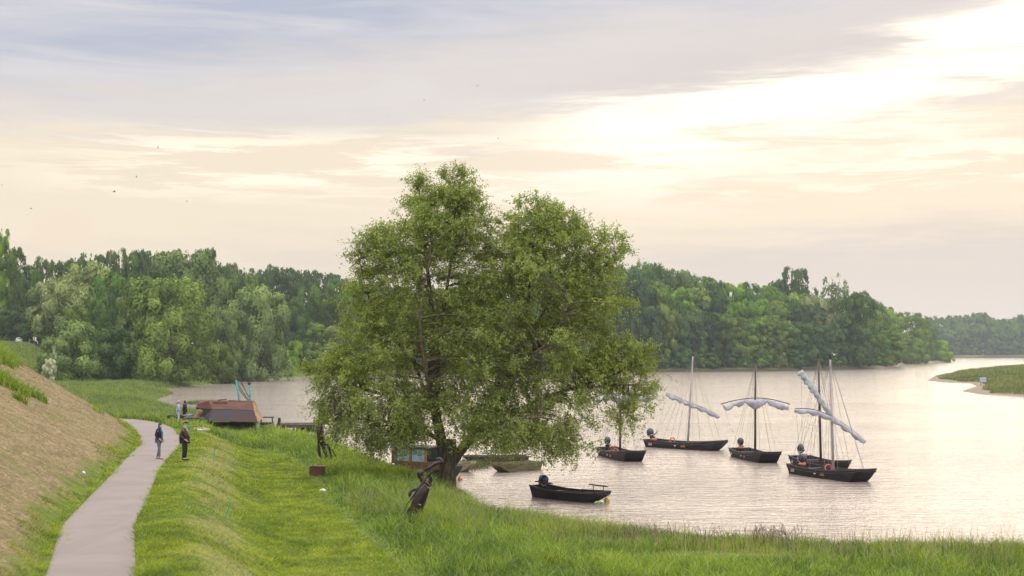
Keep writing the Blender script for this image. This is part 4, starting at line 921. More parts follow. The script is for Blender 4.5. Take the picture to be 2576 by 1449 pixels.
def boats():
    mats(); X0, Y0_, K = 1462.4, 858.7, .3021
    def D(x, y): return (X0 + K * x, Y0_ + K * y)
    # under the willow tip
    t, M = sail_boat('dark sailing boat partly behind the hanging willow twigs, leftmost of the five', 1495, 1627, 1155, 72, 1559.7, D(326, 240), True,
                     ypts=[D(78, 470), D(200, 442), D(325, 436), D(470, 438), D(604, 436)], sailkind=2, seed=1, mtilt=.25)
    lifebuoy(M, .6, -.55, .52, 'orange lifebuoy beside the mast of the boat behind the willow twigs'); lifebag(M, -2.75, .35, .62, 'orange life jacket at the stern of the boat behind the willow twigs')
    t, M = sail_boat('black sailing boat seen side on with slanting grey mast and sloping rolled sail', *[D(a, 0)[0] for a in (530, 1205)], 1131, 38, D(885, 0)[0], D(931, 97), False,
                     ypts=[D(708, 430), D(820, 475), D(905, 512), D(1030, 560), D(1150, 622)], sailkind=0, seed=2, L=6.9, mtilt=-.35, msc=1.1)
    lifebuoy(M, -.9, -.45, .62, 'orange lifebuoy standing amidships in the boat with the slanting grey mast'); lifebag(M, -2.7, -.5, .60, 'orange life jacket beside the motor of the boat with the slanting mast')
    t, M = sail_boat('dark sailing boat with black mast and sail hanging in festoons from an arched yard', *[D(a, 0)[0] for a in (1210, 1675)], 1158, 71, D(1448, 0)[0], D(1450, 152), True,
                     ypts=[D(1160, 521), D(1310, 486), D(1450, 471), D(1600, 486), D(1737, 523)], sailkind=2, seed=3, mtilt=.3)
    lifebag(M, -2.75, -.1, .64, 'orange life jacket at the stern of the boat with the festooned sail'); lifebuoy(M, 1.1, .3, .42, 'orange lifebuoy low behind the mast of the boat with the festooned sail')
    t, M = sail_boat('dark boat behind the nearest sailing boat, dark mast, steep grey sail roll', *[D(a, 0)[0] for a in (1736, 2226)], 1181, 68, D(1995, 0)[0], D(1973, 105), True,
                     ypts=[D(1828, 228), D(1900, 335), D(1980, 450), D(2085, 606)], sailkind=1, seed=4, mtilt=-.1)
    lifebag(M, -2.8, .1, .64, 'orange life jacket at the stern of the boat behind the nearest sailing boat')
    t, M = sail_boat('nearest black sailing boat with tall grey mast and long drooping pale sail roll', *[D(a, 0)[0] for a in (1742, 2406)], 1205, 55, D(2100, 0)[0], D(2072, 115), False,
                     ypts=[D(1776, 562), D(1920, 566), D(2085, 625), D(2230, 720), D(2364, 826)], sailkind=0, seed=5, L=6.8, mtilt=.75, msc=1.05)
    lifebuoy(M, .25, -.3, .60, 'orange lifebuoy beside the mast of the nearest sailing boat'); lifebag(M, -2.4, -.35, .62, 'orange life jacket by the tilted motor of the nearest sailing boat')
    # open motor boat in front
    t, M, S = row_boat('motor_boat', 'small dark open motor boat near the bank with tilted outboard and two oars', 1342, 1530, 1261, 44, 4.6, 1.45, 'tar', .46, .66, .56, rail='tarrail', sternh=.6)
    motor(t, -2.3 + .12, 0, .52, .95, .6)
    for s, x0, x1, y in ((-1, -2.1, -.9, -.45), (1, .9, 2.1, .4)):
        bm = BM(); tube(bm, [(x0, y, .80), (x1, y + .05, .76)], [.035, .035], 6); tube(bm, [(x0 + .25, y, .8), (x0 + .3, y, .50)], .018, 4); tube(bm, [(x1 - .25, y, .77), (x1 - .2, y, .50)], .018, 4)
        box(bm, ((x0 + x1) / 2 + .2, y + .02, .80), (.5, .09, .03)); lay('oar', bm, MT['darkwood'], 'dark oar propped over the %s of the open motor boat' % ('stern' if s < 0 else 'bow'), 'oar', M, 'oars on the open motor boat')
    bm = BM(); box(bm, (-.1, .35, .50), (1.1, .30, .10)); bevel(bm, .02); lay('folded_tarp', bm, MT['cowl'], 'dark blue folded tarpaulin on the far side of the open motor boat', 'tarpaulin', M)
    buoy(1527, 1263, .15, 'yellow ball buoy at the bow of the open motor boat')
    p = G(1503, 1268, 0); bm = BM(); ball(bm, (0, 0, 0), (.16, .10, .10), 12); ball(bm, (.24, -.05, -.01), (.10, .08, .08), 10); tag(obj('fender', bm, mat('algae_white', (.50, .52, .45), (.12, .22, .06), 3, .8), None, True), 'algae-stained white fender floating below the bow of the open motor boat', 'fender').location = (p.x, p.y, .05)
    # skiffs under the willow
    row_boat('wooden_skiff', 'olive-grey wooden skiff floating right of the willow trunk', 1234, 1361, 1187, 133, 3.7, 1.35, 'oldwood', .50, .62, .58, 'open skiffs by the willow', rail='oldwood')
    row_boat('wooden_skiff', 'dark grey skiff moored behind the olive-grey skiff', 1203, 1288, 1170, 165, 4.2, 1.3, 'tarrail', .52, .62, .58, 'open skiffs by the willow')
    row_boat('wooden_skiff', 'pale planked skiff bow peeping out right of the willow trunk', 1098, 1171, 1188, 30, 3.2, 1.3, 'paleboat', .50, .55, .66, 'open skiffs by the willow')
    buoy(1157.6, 1208, .15, 'yellow ball buoy on the water right of the willow trunk')
    # cabin boat
    c, yaw = boat_frame(1000, 1116, 1208, 35, 4.6, 1.9, .7)
    t = thing('cabin_boat', 'dark house boat with brown cabin and blue-curtained window, moored behind the statue', 'boat', c, yaw)
    bm, S = hull_bm(5.0, 1.9, .7, .8, .55, .8, .62); obj('hull', bm, MT['tar'], t)
    for s in (-1, 1): obj('rail', strip_bm(S, s), MT['tarrail'], t)
    bm = BM(); box(bm, (-.2, 0, .78), (2.3, 1.5, .5)); bevel(bm, .01); obj('cabin_wall', bm, mat('brown_cabin_boards', (.16, .065, .025), (.09, .04, .02), 3, .6, stretch=(1, 1, 8)), t)
    for x in (-1.30, -.22, .86):
        for y in (-.72, .72):
            bm = BM(); box(bm, (x, y, 1.42), (.14, .10, .82)); obj('cabin_post', bm, mat('orange_brown_post', (.30, .12, .03), (.2, .08, .02), 4, .6) if y < 0 else MT['darkwood'], t)
    for x in (-.76, .32):
        for y in (-.70, .70):
            w = bpy.data.objects.new('window', None); COL.objects.link(w); w.parent = t; w.location = (x, y, 1.40)
            bm = BM(); box(bm, (0, 0, 0), (.90, .02, .70)); obj('curtain', bm, mat('blue_curtain', (.26, .42, .50), (.18, .30, .38), 5, .6, stretch=(6, 1, 1)), w)
            for zf in (.375, -.375): bm = BM(); box(bm, (0, 0, zf), (.94, .05, .05)); obj('frame', bm, MT['darkwood'], w)
    bm = BM(); box(bm, (-.2, 0, 1.86), (2.6, 1.7, .06)); bevel(bm, .015); obj('roof', bm, MT['darkwood'], t)
    bm = BM(); tube(bm, [(-1.95, .0, .1), (-1.95, 0, 1.55)], .13, 10); obj('mooring_post', bm, MT['grey'], t)
    bm = BM(); box(bm, (-1.7, -.3, .70), (.30, .30, .26)); box(bm, (-.9, -.6, .70), (.5, .2, .16)); box(bm, (1.5, .2, .68), (.3, .3, .22)); bevel(bm, .02); o = lay('deck_box', bm, MT['white'], 'pale boxes stacked on the deck of the house boat', 'box', Matrix.Translation(c) @ Matrix.Rotation(yaw, 4, 'Z'))
    # black tub by the shore
    p = G(1150, 1236, 0.12); bm = BM(); tube(bm, [(0, 0, 0), (0, 0, .16)], [.26, .33], 16, False); tube(bm, [(0, 0, .155), (0, 0, .17)], [.33, .33], 16); tag(obj('plastic_tub', bm, MT['black']), 'black round tub at the water edge right of the willow foot', 'tub').location = (p.x, p.y, .02)
# ---------------------------------------------------------------- hulk, jetty, debris
def wreck():
    Yc = 107.5; k = Yc / F
    def P(px, py, dy=0): return U(px, py, Yc + dy)
    c = P(590, 1062); base = c.z; org = Vector((c.x, Yc, base))
    t = thing('upturned_barge', 'rusty steel barge lying upturned on supports above the weeds, blue and brown panels', 'boat', org)
    lo = [P(509, 1051, .5), P(524, 1058, -.9), P(648, 1062.5, -.9), P(662, 1052, .3), P(655, 1042, 2.0), P(500, 1038, 2.2)]
    mi = [P(493, 1030, .9), P(534, 1029, -.45), P(638, 1032, -.45), P(652, 1036, .3), P(646, 1026, 1.7), P(492, 1024, 1.8)]
    lo = [p - org for p in lo]; mi = [p - org for p in mi]
    tp = [P(497, 1016, 1.0), P(524, 1008, .35), P(634.8, 1011, .25), P(645.4, 1016, .5), P(640, 1008, 1.4), P(505, 1006.3, 1.6)]; tp = [p - org for p in tp]
    mi[0] = P(500, 1026, .7) - org
    def panel(name, pts, m):
        bm = BM(); a = [bm.verts.new(p) for p in pts]; f = bm.faces.new(a); bmesh.ops.triangulate(bm, faces=[f])
        bmesh.ops.recalc_face_normals(bm, faces=bm.faces); r = bmesh.ops.solidify(bm, geom=bm.faces[:], thickness=.03); obj(name, bm, MT[m], t)
    panel('side_panel', [lo[1], lo[2], mi[2], mi[1]], 'steelblue'); panel('side_panel', [mi[1], mi[2], tp[2], tp[1]], 'rusttop')
    panel('end_panel', [lo[0], lo[1], mi[1], mi[0]], 'steelblue'); panel('end_panel', [mi[0], mi[1], tp[1], tp[0]], 'rust')
    panel('end_panel', [lo[2], lo[3], mi[3], mi[2]], 'ochre'); panel('end_panel', [mi[2], mi[3], tp[3], tp[2]], 'ochre')
    panel('end_panel', [lo[3], lo[4], mi[4], mi[3]], 'rust'); panel('end_panel', [mi[3], mi[4], tp[4], tp[3]], 'rust')
    panel('side_panel', [lo[4], lo[5], mi[5], mi[4]], 'rust'); panel('side_panel', [mi[4], mi[5], tp[5], tp[4]], 'rust')
    panel('end_panel', [lo[5], lo[0], mi[0], mi[5]], 'rust'); panel('end_panel', [mi[5], mi[0], tp[0], tp[5]], 'ochre')
    panel('bottom_plate', tp, 'rusttop')
    for a, b in ((lo[1], lo[2]), (mi[1], mi[2]), (tp[1], tp[2]), (lo[1], mi[1]), (mi[1], tp[1]), (lo[2], mi[2]), (mi[2], tp[2])):
        bm = BM(); tube(bm, [a, b], .022, 5); obj('seam', bm, MT['rust'], t)
    for x, m in ((-1.95, 'darkwood'), (-.2, 'rust'), (.7, 'darkwood')):
        bm = BM(); box(bm, (x, .4, -.40), (.24, .5, .95)); obj('support', bm, MT[m], t)
    bm = BM(); box(bm, (1.86, -.45, -.35), (.20, .2, .85)); obj('support', bm, MT['palewood'], t)
    bm = BM(); box(bm, (-.4, 1.0, -.42), (3.6, 1.0, .75)); obj('under_block', bm, MT['darkwood'], t)  # solid dark block filling the gap beneath the hull
    for pts in ([P(548, 1008, .9), P(571, 1006, 1.1)], [P(536, 1014.4, .1), P(572, 1014.6, .1)], [P(575, 1009, .8), P(640, 1012, .8)]):
        bm = BM(); q = [p - org + Vector((0, 0, .05)) for p in pts]; tube(bm, q, .04, 5); tag(obj('loose_plank', bm, MT['rusttop']), 'loose plank lying on the upturned barge, ' + {548: 'raised end at the middle', 536: 'short pale one on the brown side', 575: 'long one along the ridge'}[[548, 536, 575][[round(PX(pts[0])[0]) for _ in [0]][0] == 536 and 1 or (round(PX(pts[0])[0]) >= 574 and 2 or 0)]], 'plank', 'planks on the upturned barge').location = org
    # teal posts and poles behind
    for i, (x0, y0, x1, y1, r, m, lb, cap) in enumerate([
        (616, 1075, 594, 957, .075, 'teal', 'teal painted mooring post leaning left behind the upturned barge', 0),
        (640, 1075, 627, 968, .08, 'teal', 'teal painted mooring post with dark knob beside the end of the upturned barge', 1),
        (634, 1020, 580, 950, .030, 'darkwood', 'longest thin pole leaning against the teal posts, far left tip', 0),
        (632, 1014, 588, 950, .035, 'grey', 'thin pole crossing the left teal post', 0),
        (636, 1018, 598, 938, .028, 'grey', 'thin pole with the highest tip between the teal posts', 0),
        (644, 1024, 602, 955, .028, 'darkwood', 'thin pole leaning on the right teal post, lowest tip', 0)]):
        a = U(x0, y0, Yc + 2.6 + .15 * i); b = U(x1, y1, Yc + 2.6 + .15 * i); mid = a.lerp(b, .5) + Vector((-.06, 0, 0))
        bm = BM(); tube(bm, [Vector((0, 0, 0)), mid - a, b - a], [r, r, r * .9], 8)
        if m == 'teal':
            pt = thing('mooring_post', lb, 'post', a, 0, 'teal mooring posts'); obj('shaft', bm, MT[m], pt, True)
            if cap:
                bm = BM(); ball(bm, b - a + Vector((0, 0, .12)), (.13, .13, .14), 10); obj('knob', bm, MT['darkwood'], pt, True)
        else:
            o = obj('pole', bm, MT[m]); o.location = a; tag(o, lb, 'pole', 'poles leaning behind the barge')
    # pallets and junk left of it
    def stack(name, lb, cat, px, py, dy, items, m, grp=None):
        p = P(px, py, dy); p.z = max(p.z, HZ(p.x, p.y)); t_ = thing(name, lb, cat, p, 0, grp)
        for nm, c_, s_, rz in items:
            bm = BM(); box(bm, c_, s_, Euler((0, rz[1] if isinstance(rz, tuple) else 0, rz[0] if isinstance(rz, tuple) else rz)).to_matrix()); bevel(bm, .008); obj(nm, bm, MT[m], t_)
    its = []
    for j in range(4): its += [('board', (0, 0, .10 + .17 * j), (1.75 - .1 * j, .9, .045), .05 * j), ('block', (-.7, -.3, .02 + .17 * j), (.14, .14, .12), 0), ('block', (.6, -.3, .02 + .17 * j), (.14, .14, .12), 0), ('block', (-.05, -.3, .02 + .17 * j), (.14, .14, .12), 0)]
    stack('pallet_stack', 'stack of weathered grey pallets left of the upturned barge', 'pallets', 487, 1083, -1.0, its, 'grey')
    bm = BM(); 
    for j in range(5): box(bm, (.03 * j, .1 * j, .35 + .0 * j), (.26, .05, .95), Euler((0, .55, .1 * j)).to_matrix())
    p = P(492, 1057, -.6); tag(obj('leaning_boards', bm, MT['ochre']), 'pale slanted boards leaning on the left end of the upturned barge', 'boards').location = p
    t2, M2, S2 = row_boat('beached_dinghy', 'dark beached dinghy under the tarpaulin junk between the couple and the barge', 452, 512, 1062, 8, 2.6, 1.1, 'tar', .5, .6, .6)
    p = P(468, 1062, 2.4); t2.location = (p.x, p.y, HZ(p.x, p.y) + .12)
    bm = BM(); ball(bm, (0, 0, .0), (.62, .4, .20), 14); ball(bm, (.55, .1, .05), (.5, .3, .14), 10)
    for v in bm.verts: v.co += mnoise.noise_vector(v.co * 4) * .08
    p = P(478, 1048, 2.2); tag(obj('tarpaulin', bm, mat('grey_tarp', (.12, .13, .17), (.05, .05, .06), 4, .4)), 'crumpled grey tarpaulin on the beached dinghy', 'tarpaulin').location = p
    p = G(474, 1088, 2.0); z = HZ(p.x, p.y); bm = BM(); tube(bm, [(0, 0, 0), (0, 0, .26)], [.12, .15], 12); o = obj('bucket', bm, MT['stake']); o.location = (p.x, p.y, z); tag(o, 'small green bucket on the grass beside the path end', 'bucket')
    p = G(496, 1090, 2.0); bm = BM(); box(bm, (0, 0, .12), (.5, .16, .04)); box(bm, (-.2, 0, .05), (.05, .14, .1)); box(bm, (.2, 0, .05), (.05, .14, .1)); o = obj('low_bench', bm, MT['palewood']); o.location = (p.x, p.y, HZ(p.x, p.y) + .02); tag(o, 'low pale plank bench on the grass left of the barge supports', 'bench')
    p = G(510, 1104, 1.9); bm = BM(); box(bm, (0, 0, .04), (.70, .32, .05), Euler((.1, .05, .3)).to_matrix()); box(bm, (.2, .1, .10), (.5, .14, .04), Euler((0, .2, -.3)).to_matrix()); o = obj('broken_boards', bm, MT['palewood']); o.location = (p.x, p.y, HZ(p.x, p.y) + .2); tag(o, 'broken pale boards in the weeds in front of the upturned barge', 'boards')
    # jetty
    Yj = 111; a = U(697, 1068, Yj); b = U(803, 1071, Yj + .5); o0 = Vector(a); Lj = (b - a).length
    t = thing('wooden_jetty', 'dark old timber jetty running from the barge towards the willow', 'jetty', o0, math.atan2(b.y - a.y, b.x - a.x))
    bm = BM(); box(bm, (Lj / 2, .5, .05), (Lj, 1.5, .10)); bevel(bm, .01); obj('deck', bm, MT['grey'], t)
    bm = BM(); box(bm, (Lj / 2, -.30, -.13), (Lj, .10, .24)); obj('beam', bm, MT['darkwood'], t)
    for x in (.35, 1.3, 2.2, 3.0): bm = BM(); box(bm, (x, -.1, -.7), (.14, .14, 1.1)); obj('pile', bm, MT['darkwood'], t)
    bm = BM(); box(bm, (Lj * .72, .6, -.42), (Lj * .55, .9, .5)); obj('shed_hull', bm, MT['tar'], t)
    bm = BM(); box(bm, (2.9, .9, .32), (.10, .1, .45)); obj('bollard', bm, MT['darkwood'], t)
    for px, y0, y1, tx, lb in ((699, 1094, 1051, 4, 'thick dark leaning post at the left end of the jetty'), (714, 1097, 1066, 0, 'short rusty square post in front of the jetty'), (693, 1090, 1066, 5, 'thin dark prop beside the thick leaning post')):
        a = U(px, y0, Yj - 1.2); a.z = min(a.z, HZ(a.x, a.y)); b = U(px + tx, y1, Yj - 1.2); bm = BM(); w = .13 if 'thin' not in lb else .05
        tube(bm, [Vector((0, 0, 0)), b - a], [w, w * .9], 7); o = obj('timber_post', bm, MT['darkwood' if 'rusty' not in lb else 'rust']); o.location = a; tag(o, lb, 'post', 'posts by the jetty')
    p = U(722, 1082, Yj - 1.0); bm = BM(); box(bm, (0, 0, 0), (.75, .1, .06), Euler((0, -.35, .3)).to_matrix()); box(bm, (.1, .2, -.12), (.9, .1, .05), Euler((0, .2, -.2)).to_matrix()); box(bm, (-.5, .1, -.1), (.6, .12, .05), Euler((0, -.1, .5)).to_matrix())
    o = obj('plank_pile', bm, MT['palewood']); o.location = (p.x, p.y, max(p.z, HZ(p.x, p.y) + .25)); tag(o, 'pale planks jumbled under the jetty beside the rusty post', 'planks')
    p = U(672, 1066, Yc + .8); t = thing('scrap_cart', 'dark low frame of scrap wood at the right end of the barge', 'frame', (p.x, p.y, HZ(p.x, p.y)))
    for nm, c_, s_, r_ in [('top_board', (0, 0, .92), (1.0, .6, .08), 0), ('leg', (-.42, -.2, .45), (.09, .09, .9), 0), ('leg', (.44, -.2, .45), (.09, .09, .9), 0), ('shelf', (0, .05, .42), (.95, .5, .2), 0), ('scrap_board', (.35, -.3, .38), (.8, .1, .05), -.3)]:
        bm = BM(); box(bm, c_, s_, Euler((0, r_, 0)).to_matrix()); bevel(bm, .01); obj(nm, bm, MT['darkwood' if nm != 'scrap_board' else 'palewood'], t)
    # rusted box and stakes
    p = G(795, 1197, 1.25); z = HZ(p.x, p.y); t = thing('rusty_box', 'rusty square steel box with loose lid at the edge of the tall grass', 'box', (p.x, p.y, z), -.12)
    bm = BM(); box(bm, (0, .25, .22), (.66, .6, .48)); bevel(bm, .01); obj('body', bm, MT['rust'], t); bm = BM(); box(bm, (.10, .2, .475), (.72, .62, .025), Euler((0, .03, .05)).to_matrix()); obj('lid', bm, MT['rusttop'], t)
    for (x0, y0, x1, y1, zz, lb) in [(564, 1306, 582, 1262, 1.9, 'bright green stake leaning right on the mown bank, nearer one'), (537, 1162, 540, 1124, 2.1, 'bright green thin upright stake on the mown bank, farther one')]:
        p = G(x0, y0, zz); z = HZ(p.x, p.y)
        for _ in range(6): p = G(x0, y0, z); z = HZ(p.x, p.y)
        b = U(x1, y1, p.y); bm = BM(); d = b - Vector((p.x, p.y, z)); tube(bm, [-.1 * d, d], .022, 6); o = obj('stake', bm, MT['stake']); o.location = (p.x, p.y, z); tag(o, lb, 'stake', 'green stakes')
    for px, py, s, lb in [(813, 1236, .15, 'white litter scrap on the lawn edge below the rusty box'), (210, 1193, .09, 'small white litter on the bare slope')]:
        z = 1.2 if px > 500 else 4
        for _ in range(12): p = G(px, py, z); z = .5 * z + .5 * HZ(p.x, p.y)
        bm = BM(); ball(bm, (0, 0, .03), (s, s * .5, .05), 8)
        for v in bm.verts: v.co += mnoise.noise_vector(v.co * 9) * .05
        o = obj('litter', bm, MT['white']); o.location = (p.x, p.y, HZ(p.x, p.y) + .02); tag(o, lb, 'litter')
# ---------------------------------------------------------------- figures
def skin(name, nodes, edges, mat_, parent=None, sub=1, loc=None):
    """nodes: list of (co, radius or (rx,ry))"""
    me = bpy.data.meshes.new(name); me.from_pydata([tuple(n[0]) for n in nodes], edges, []); o = bpy.data.objects.new(name, me); COL.objects.link(o)
    o.modifiers.new('s', 'SKIN'); o.modifiers['s'].use_smooth_shade = True
    if not me.skin_vertices: 
        bpy.context.view_layer.objects.active = o
    sv = me.skin_vertices[0].data if me.skin_vertices else None
    if sv is None: raise RuntimeError('skin layer')
    for i, n in enumerate(nodes):
        r = n[1]; sv[i].radius = r if hasattr(r, '__len__') else (r, r); sv[i].use_root = (i == 0)
    if sub: m = o.modifiers.new('u', 'SUBSURF'); m.levels = m.render_levels = sub
    dg = bpy.context.evaluated_depsgraph_get(); m2 = bpy.data.meshes.new_from_object(o.evaluated_get(dg)); bpy.data.objects.remove(o)
    m2.name = name; m2.materials.clear()
    for p in m2.polygons: p.use_smooth = True
    return link(name, m2, mat_, parent)
def V3(*a): return Vector(a)
def hand_nodes(w, f, side, curl=.5):
    """palm and five fingers from wrist w, pointing along f"""
    f = f.normalized(); s = side.normalized(); nrm = f.cross(s).normalized(); N_ = [(w, .024), (w + f * .045, (.030, .018)), (w + f * .085, (.034, .015))]; E_ = [(0, 1), (1, 2)]
    for k, (o, L) in enumerate(((-.028, .062), (-.010, .074), (.009, .070), (.027, .055))):
        b = w + f * .088 + s * o; c = b + (f * (1 - curl * .3) + nrm * curl * .5).normalized() * L * .5; e = c + (f * (1 - curl) + nrm * curl).normalized() * L * .5
        i = len(N_); N_ += [(b, .009), (c, .0085), (e, .007)]; E_ += [(2, i), (i, i + 1), (i + 1, i + 2)]
    i = len(N_); b = w + f * .03 - s * .030; N_ += [(b, .011), (b - s * .022 + f * .025, .010), (b - s * .026 + f * .052, .008)]; E_ += [(1, i), (i, i + 1), (i + 1, i + 2)]
    return N_, E_
def person(label, loc, yaw, H, cfg):
    """x forward, y left; cfg: joints override, clothing"""
    t = thing('person', label, 'person', loc, yaw); k = H / 1.75; cfg = dict(cfg)
    J = dict(pel=(0, 0, .93), wai=(0, 0, 1.08), che=(.01, 0, 1.28), nek=(.0, 0, 1.47), hb=(.015, 0, 1.55), hd=(.03, 0, 1.64), ht=(.02, 0, 1.72),
             sl=(0, .17, 1.42), sr=(0, -.17, 1.42), el=(-.02, .23, 1.13), er=(-.02, -.23, 1.13), wl=(.06, .22, .90), wr=(.06, -.22, .90),
             hl=(0, .09, .92), hr=(0, -.09, .92), kl=(.02, .10, .50), kr=(.02, -.10, .50), al=(-.02, .10, .09), ar=(-.02, -.10, .09), tl=(.13, .11, .03), tr=(.13, -.11, .03))
    J.update(cfg.get('J', {})); J = {a: Vector(b) * k for a, b in J.items()}; fat = cfg.get('fat', 1.0)
    def body(keys, extra=0.0):
        R_ = dict(pel=(.125, .115), wai=(.115, .10), che=(.14, .11), nek=(.048, .05), hb=(.066, .07), hd=(.078, .088), ht=(.05, .055), sl=(.055, .055), sr=(.055, .055), el=(.040, .04), er=(.040, .04), wl=(.028, .028), wr=(.028, .028),
                  hl=(.085, .085), hr=(.085, .085), kl=(.056, .056), kr=(.056, .056), al=(.036, .036), ar=(.036, .036), tl=(.03, .03), tr=(.03, .03))
        return [(J[q], tuple((v * (fat if q in ('pel', 'wai', 'che') else 1) + extra) * k for v in R_[q])) for q in keys]
    keys = ['pel', 'wai', 'che', 'nek', 'hb', 'hd', 'ht', 'sl', 'el', 'wl', 'sr', 'er', 'wr', 'hl', 'kl', 'al', 'tl', 'hr', 'kr', 'ar', 'tr']
    ix = {q: i for i, q in enumerate(keys)}
    ed = [('pel', 'wai'), ('wai', 'che'), ('che', 'nek'), ('nek', 'hb'), ('hb', 'hd'), ('hd', 'ht'), ('che', 'sl'), ('sl', 'el'), ('el', 'wl'), ('che', 'sr'), ('sr', 'er'), ('er', 'wr'), ('pel', 'hl'), ('hl', 'kl'), ('kl', 'al'), ('al', 'tl'), ('pel', 'hr'), ('hr', 'kr'), ('kr', 'ar'), ('ar', 'tr')]
    nodes = body(keys); edges = [(ix[a], ix[b]) for a, b in ed]
    # face: nose and chin, then the hands, all one surface
    fd = Vector(cfg.get('face', (1, 0, -.1))).normalized(); i = len(nodes)
    nodes += [(J['hd'] + fd * .085 * k - Vector((0, 0, .01)), .016 * k), (J['hb'] + fd * .055 * k + Vector((0, 0, .005)), .026 * k)]; edges += [(ix['hd'], i), (ix['hb'], i + 1)]
    for w, e, s in (('wl', 'el', 1), ('wr', 'er', -1)):
        f = (J[w] - J[e]).normalized(); side = Vector((1, 0, 0)); side = (side - f * side.dot(f)); hn, he = hand_nodes(J[w], f * k, -side * k, cfg.get('curl', .5)); b = len(nodes)
        nodes += [(p, r) for p, r in hn[1:]]; m_ = lambda q: ix[w] if q == 0 else b + q - 1; edges += [(m_(a), m_(c)) for a, c in he]
    skin('body', nodes, edges, SKINM[cfg.get('skin', 'skin')], t, 1)
    def part(nm, ks, ee, extra, m, over=None):
        n_ = body(ks, extra); q = {a: j for j, a in enumerate(ks)}
        if over:
            for a, r in over.items():
                if a in q: n_[q[a]] = (n_[q[a]][0], tuple(v * k for v in r))
        return skin(nm, n_, [(q[a], q[b]) for a, b in ee], m, t, 1)
    part('trousers', ['pel', 'hl', 'kl', 'al', 'hr', 'kr', 'ar'], [('pel', 'hl'), ('hl', 'kl'), ('kl', 'al'), ('pel', 'hr'), ('hr', 'kr'), ('kr', 'ar')], cfg.get('loose', .014), cfg['trousers'])
    J['hem'] = J['pel'] + Vector((0, 0, -cfg.get('hem', .0))) * k
    n_ = [(J['hem'], tuple(v * k * fat for v in (.17, .145))), (J['wai'], tuple(v * k * fat for v in (.155, .135))), (J['che'], tuple(v * k * fat for v in (.165, .135))), (J['nek'] + Vector((0, 0, -.02)), (.075 * k, .075 * k)),
          (J['sl'], (.075 * k,) * 2), (J['el'], (.060 * k,) * 2), (J['wl'].lerp(J['el'], .1), (.046 * k,) * 2), (J['sr'], (.075 * k,) * 2), (J['er'], (.060 * k,) * 2), (J['wr'].lerp(J['er'], .1), (.046 * k,) * 2)]
    skin('jacket', n_, [(0, 1), (1, 2), (2, 3), (2, 4), (4, 5), (5, 6), (2, 7), (7, 8), (8, 9)], cfg['jacket'], t, 1)
    for a, b in (('al', 'tl'), ('ar', 'tr')):
        d = (J[b] - J[a]); d.z = 0; d.normalize()
        skin('shoe', [(J[a] + Vector((0, 0, .02)) - d * .02, .048 * k), (J[a] - d * .03 * k + Vector((0, 0, -.045 * k)), .045 * k), (J[a] + d * .10 * k + Vector((0, 0, -.055 * k)), .042 * k), (J[a] + d * .19 * k + Vector((0, 0, -.062 * k)), .034 * k)], [(0, 1), (1, 2), (2, 3)], cfg['shoes'], t, 1)
    bm = BM(); hc = J['hd'] - fd * .018 * k + Vector((0, 0, .035 * k)); ball(bm, hc, (.098 * k, .093 * k, .098 * k), 16)
    for v in list(bm.verts):
        q = v.co - hc
        if q.dot(fd) > .02 * k and q.z < .035 * k: v.co = hc + q * .72
        if q.z < -.02 * k and cfg.get('long'): v.co.z -= cfg['long'] * k
    obj('hair', bm, cfg['hair'], t, True)
    if cfg.get('cap'):
        bm = BM(); ball(bm, J['hd'] + Vector((0, 0, .05 * k)), (.105 * k, .10 * k, .05 * k), 16); box(bm, J['hd'] + fd * .11 * k + Vector((0, 0, .05 * k)), (.07 * k, .12 * k, .012)); obj('cap', bm, cfg['cap'], t, True)
    sd = Vector((0, 0, 1)).cross(fd).normalized()
    for s in (1, -1):
        bm = BM(); ball(bm, J['hd'] + fd * .072 * k + sd * s * .030 * k + Vector((0, 0, .012 * k)), (.010, .012, .009), 8); obj('eye', bm, MT['black'], t)
        bm = BM(); ball(bm, J['hd'] + sd * s * .082 * k - Vector((0, 0, .004)), (.018 * k, .010 * k, .028 * k), 8); obj('ear', bm, SKINM['skin'], t)
    if cfg.get('scarf'):
        bm = BM(); ball(bm, J['nek'] + Vector((.02, 0, .02)), (.10 * k, .11 * k, .065 * k), 14); tube(bm, [J['nek'] + Vector((.08, 0, 0)), J['che'] + Vector((.16, -.03, 0)), J['wai'] + Vector((.17, -.02, -.05)), J['pel'] + Vector((.17, -.03, -.02))], [.045, .05, .045, .035], 8); obj('scarf', bm, cfg['scarf'], t, True)
    return t
SKINM = {}
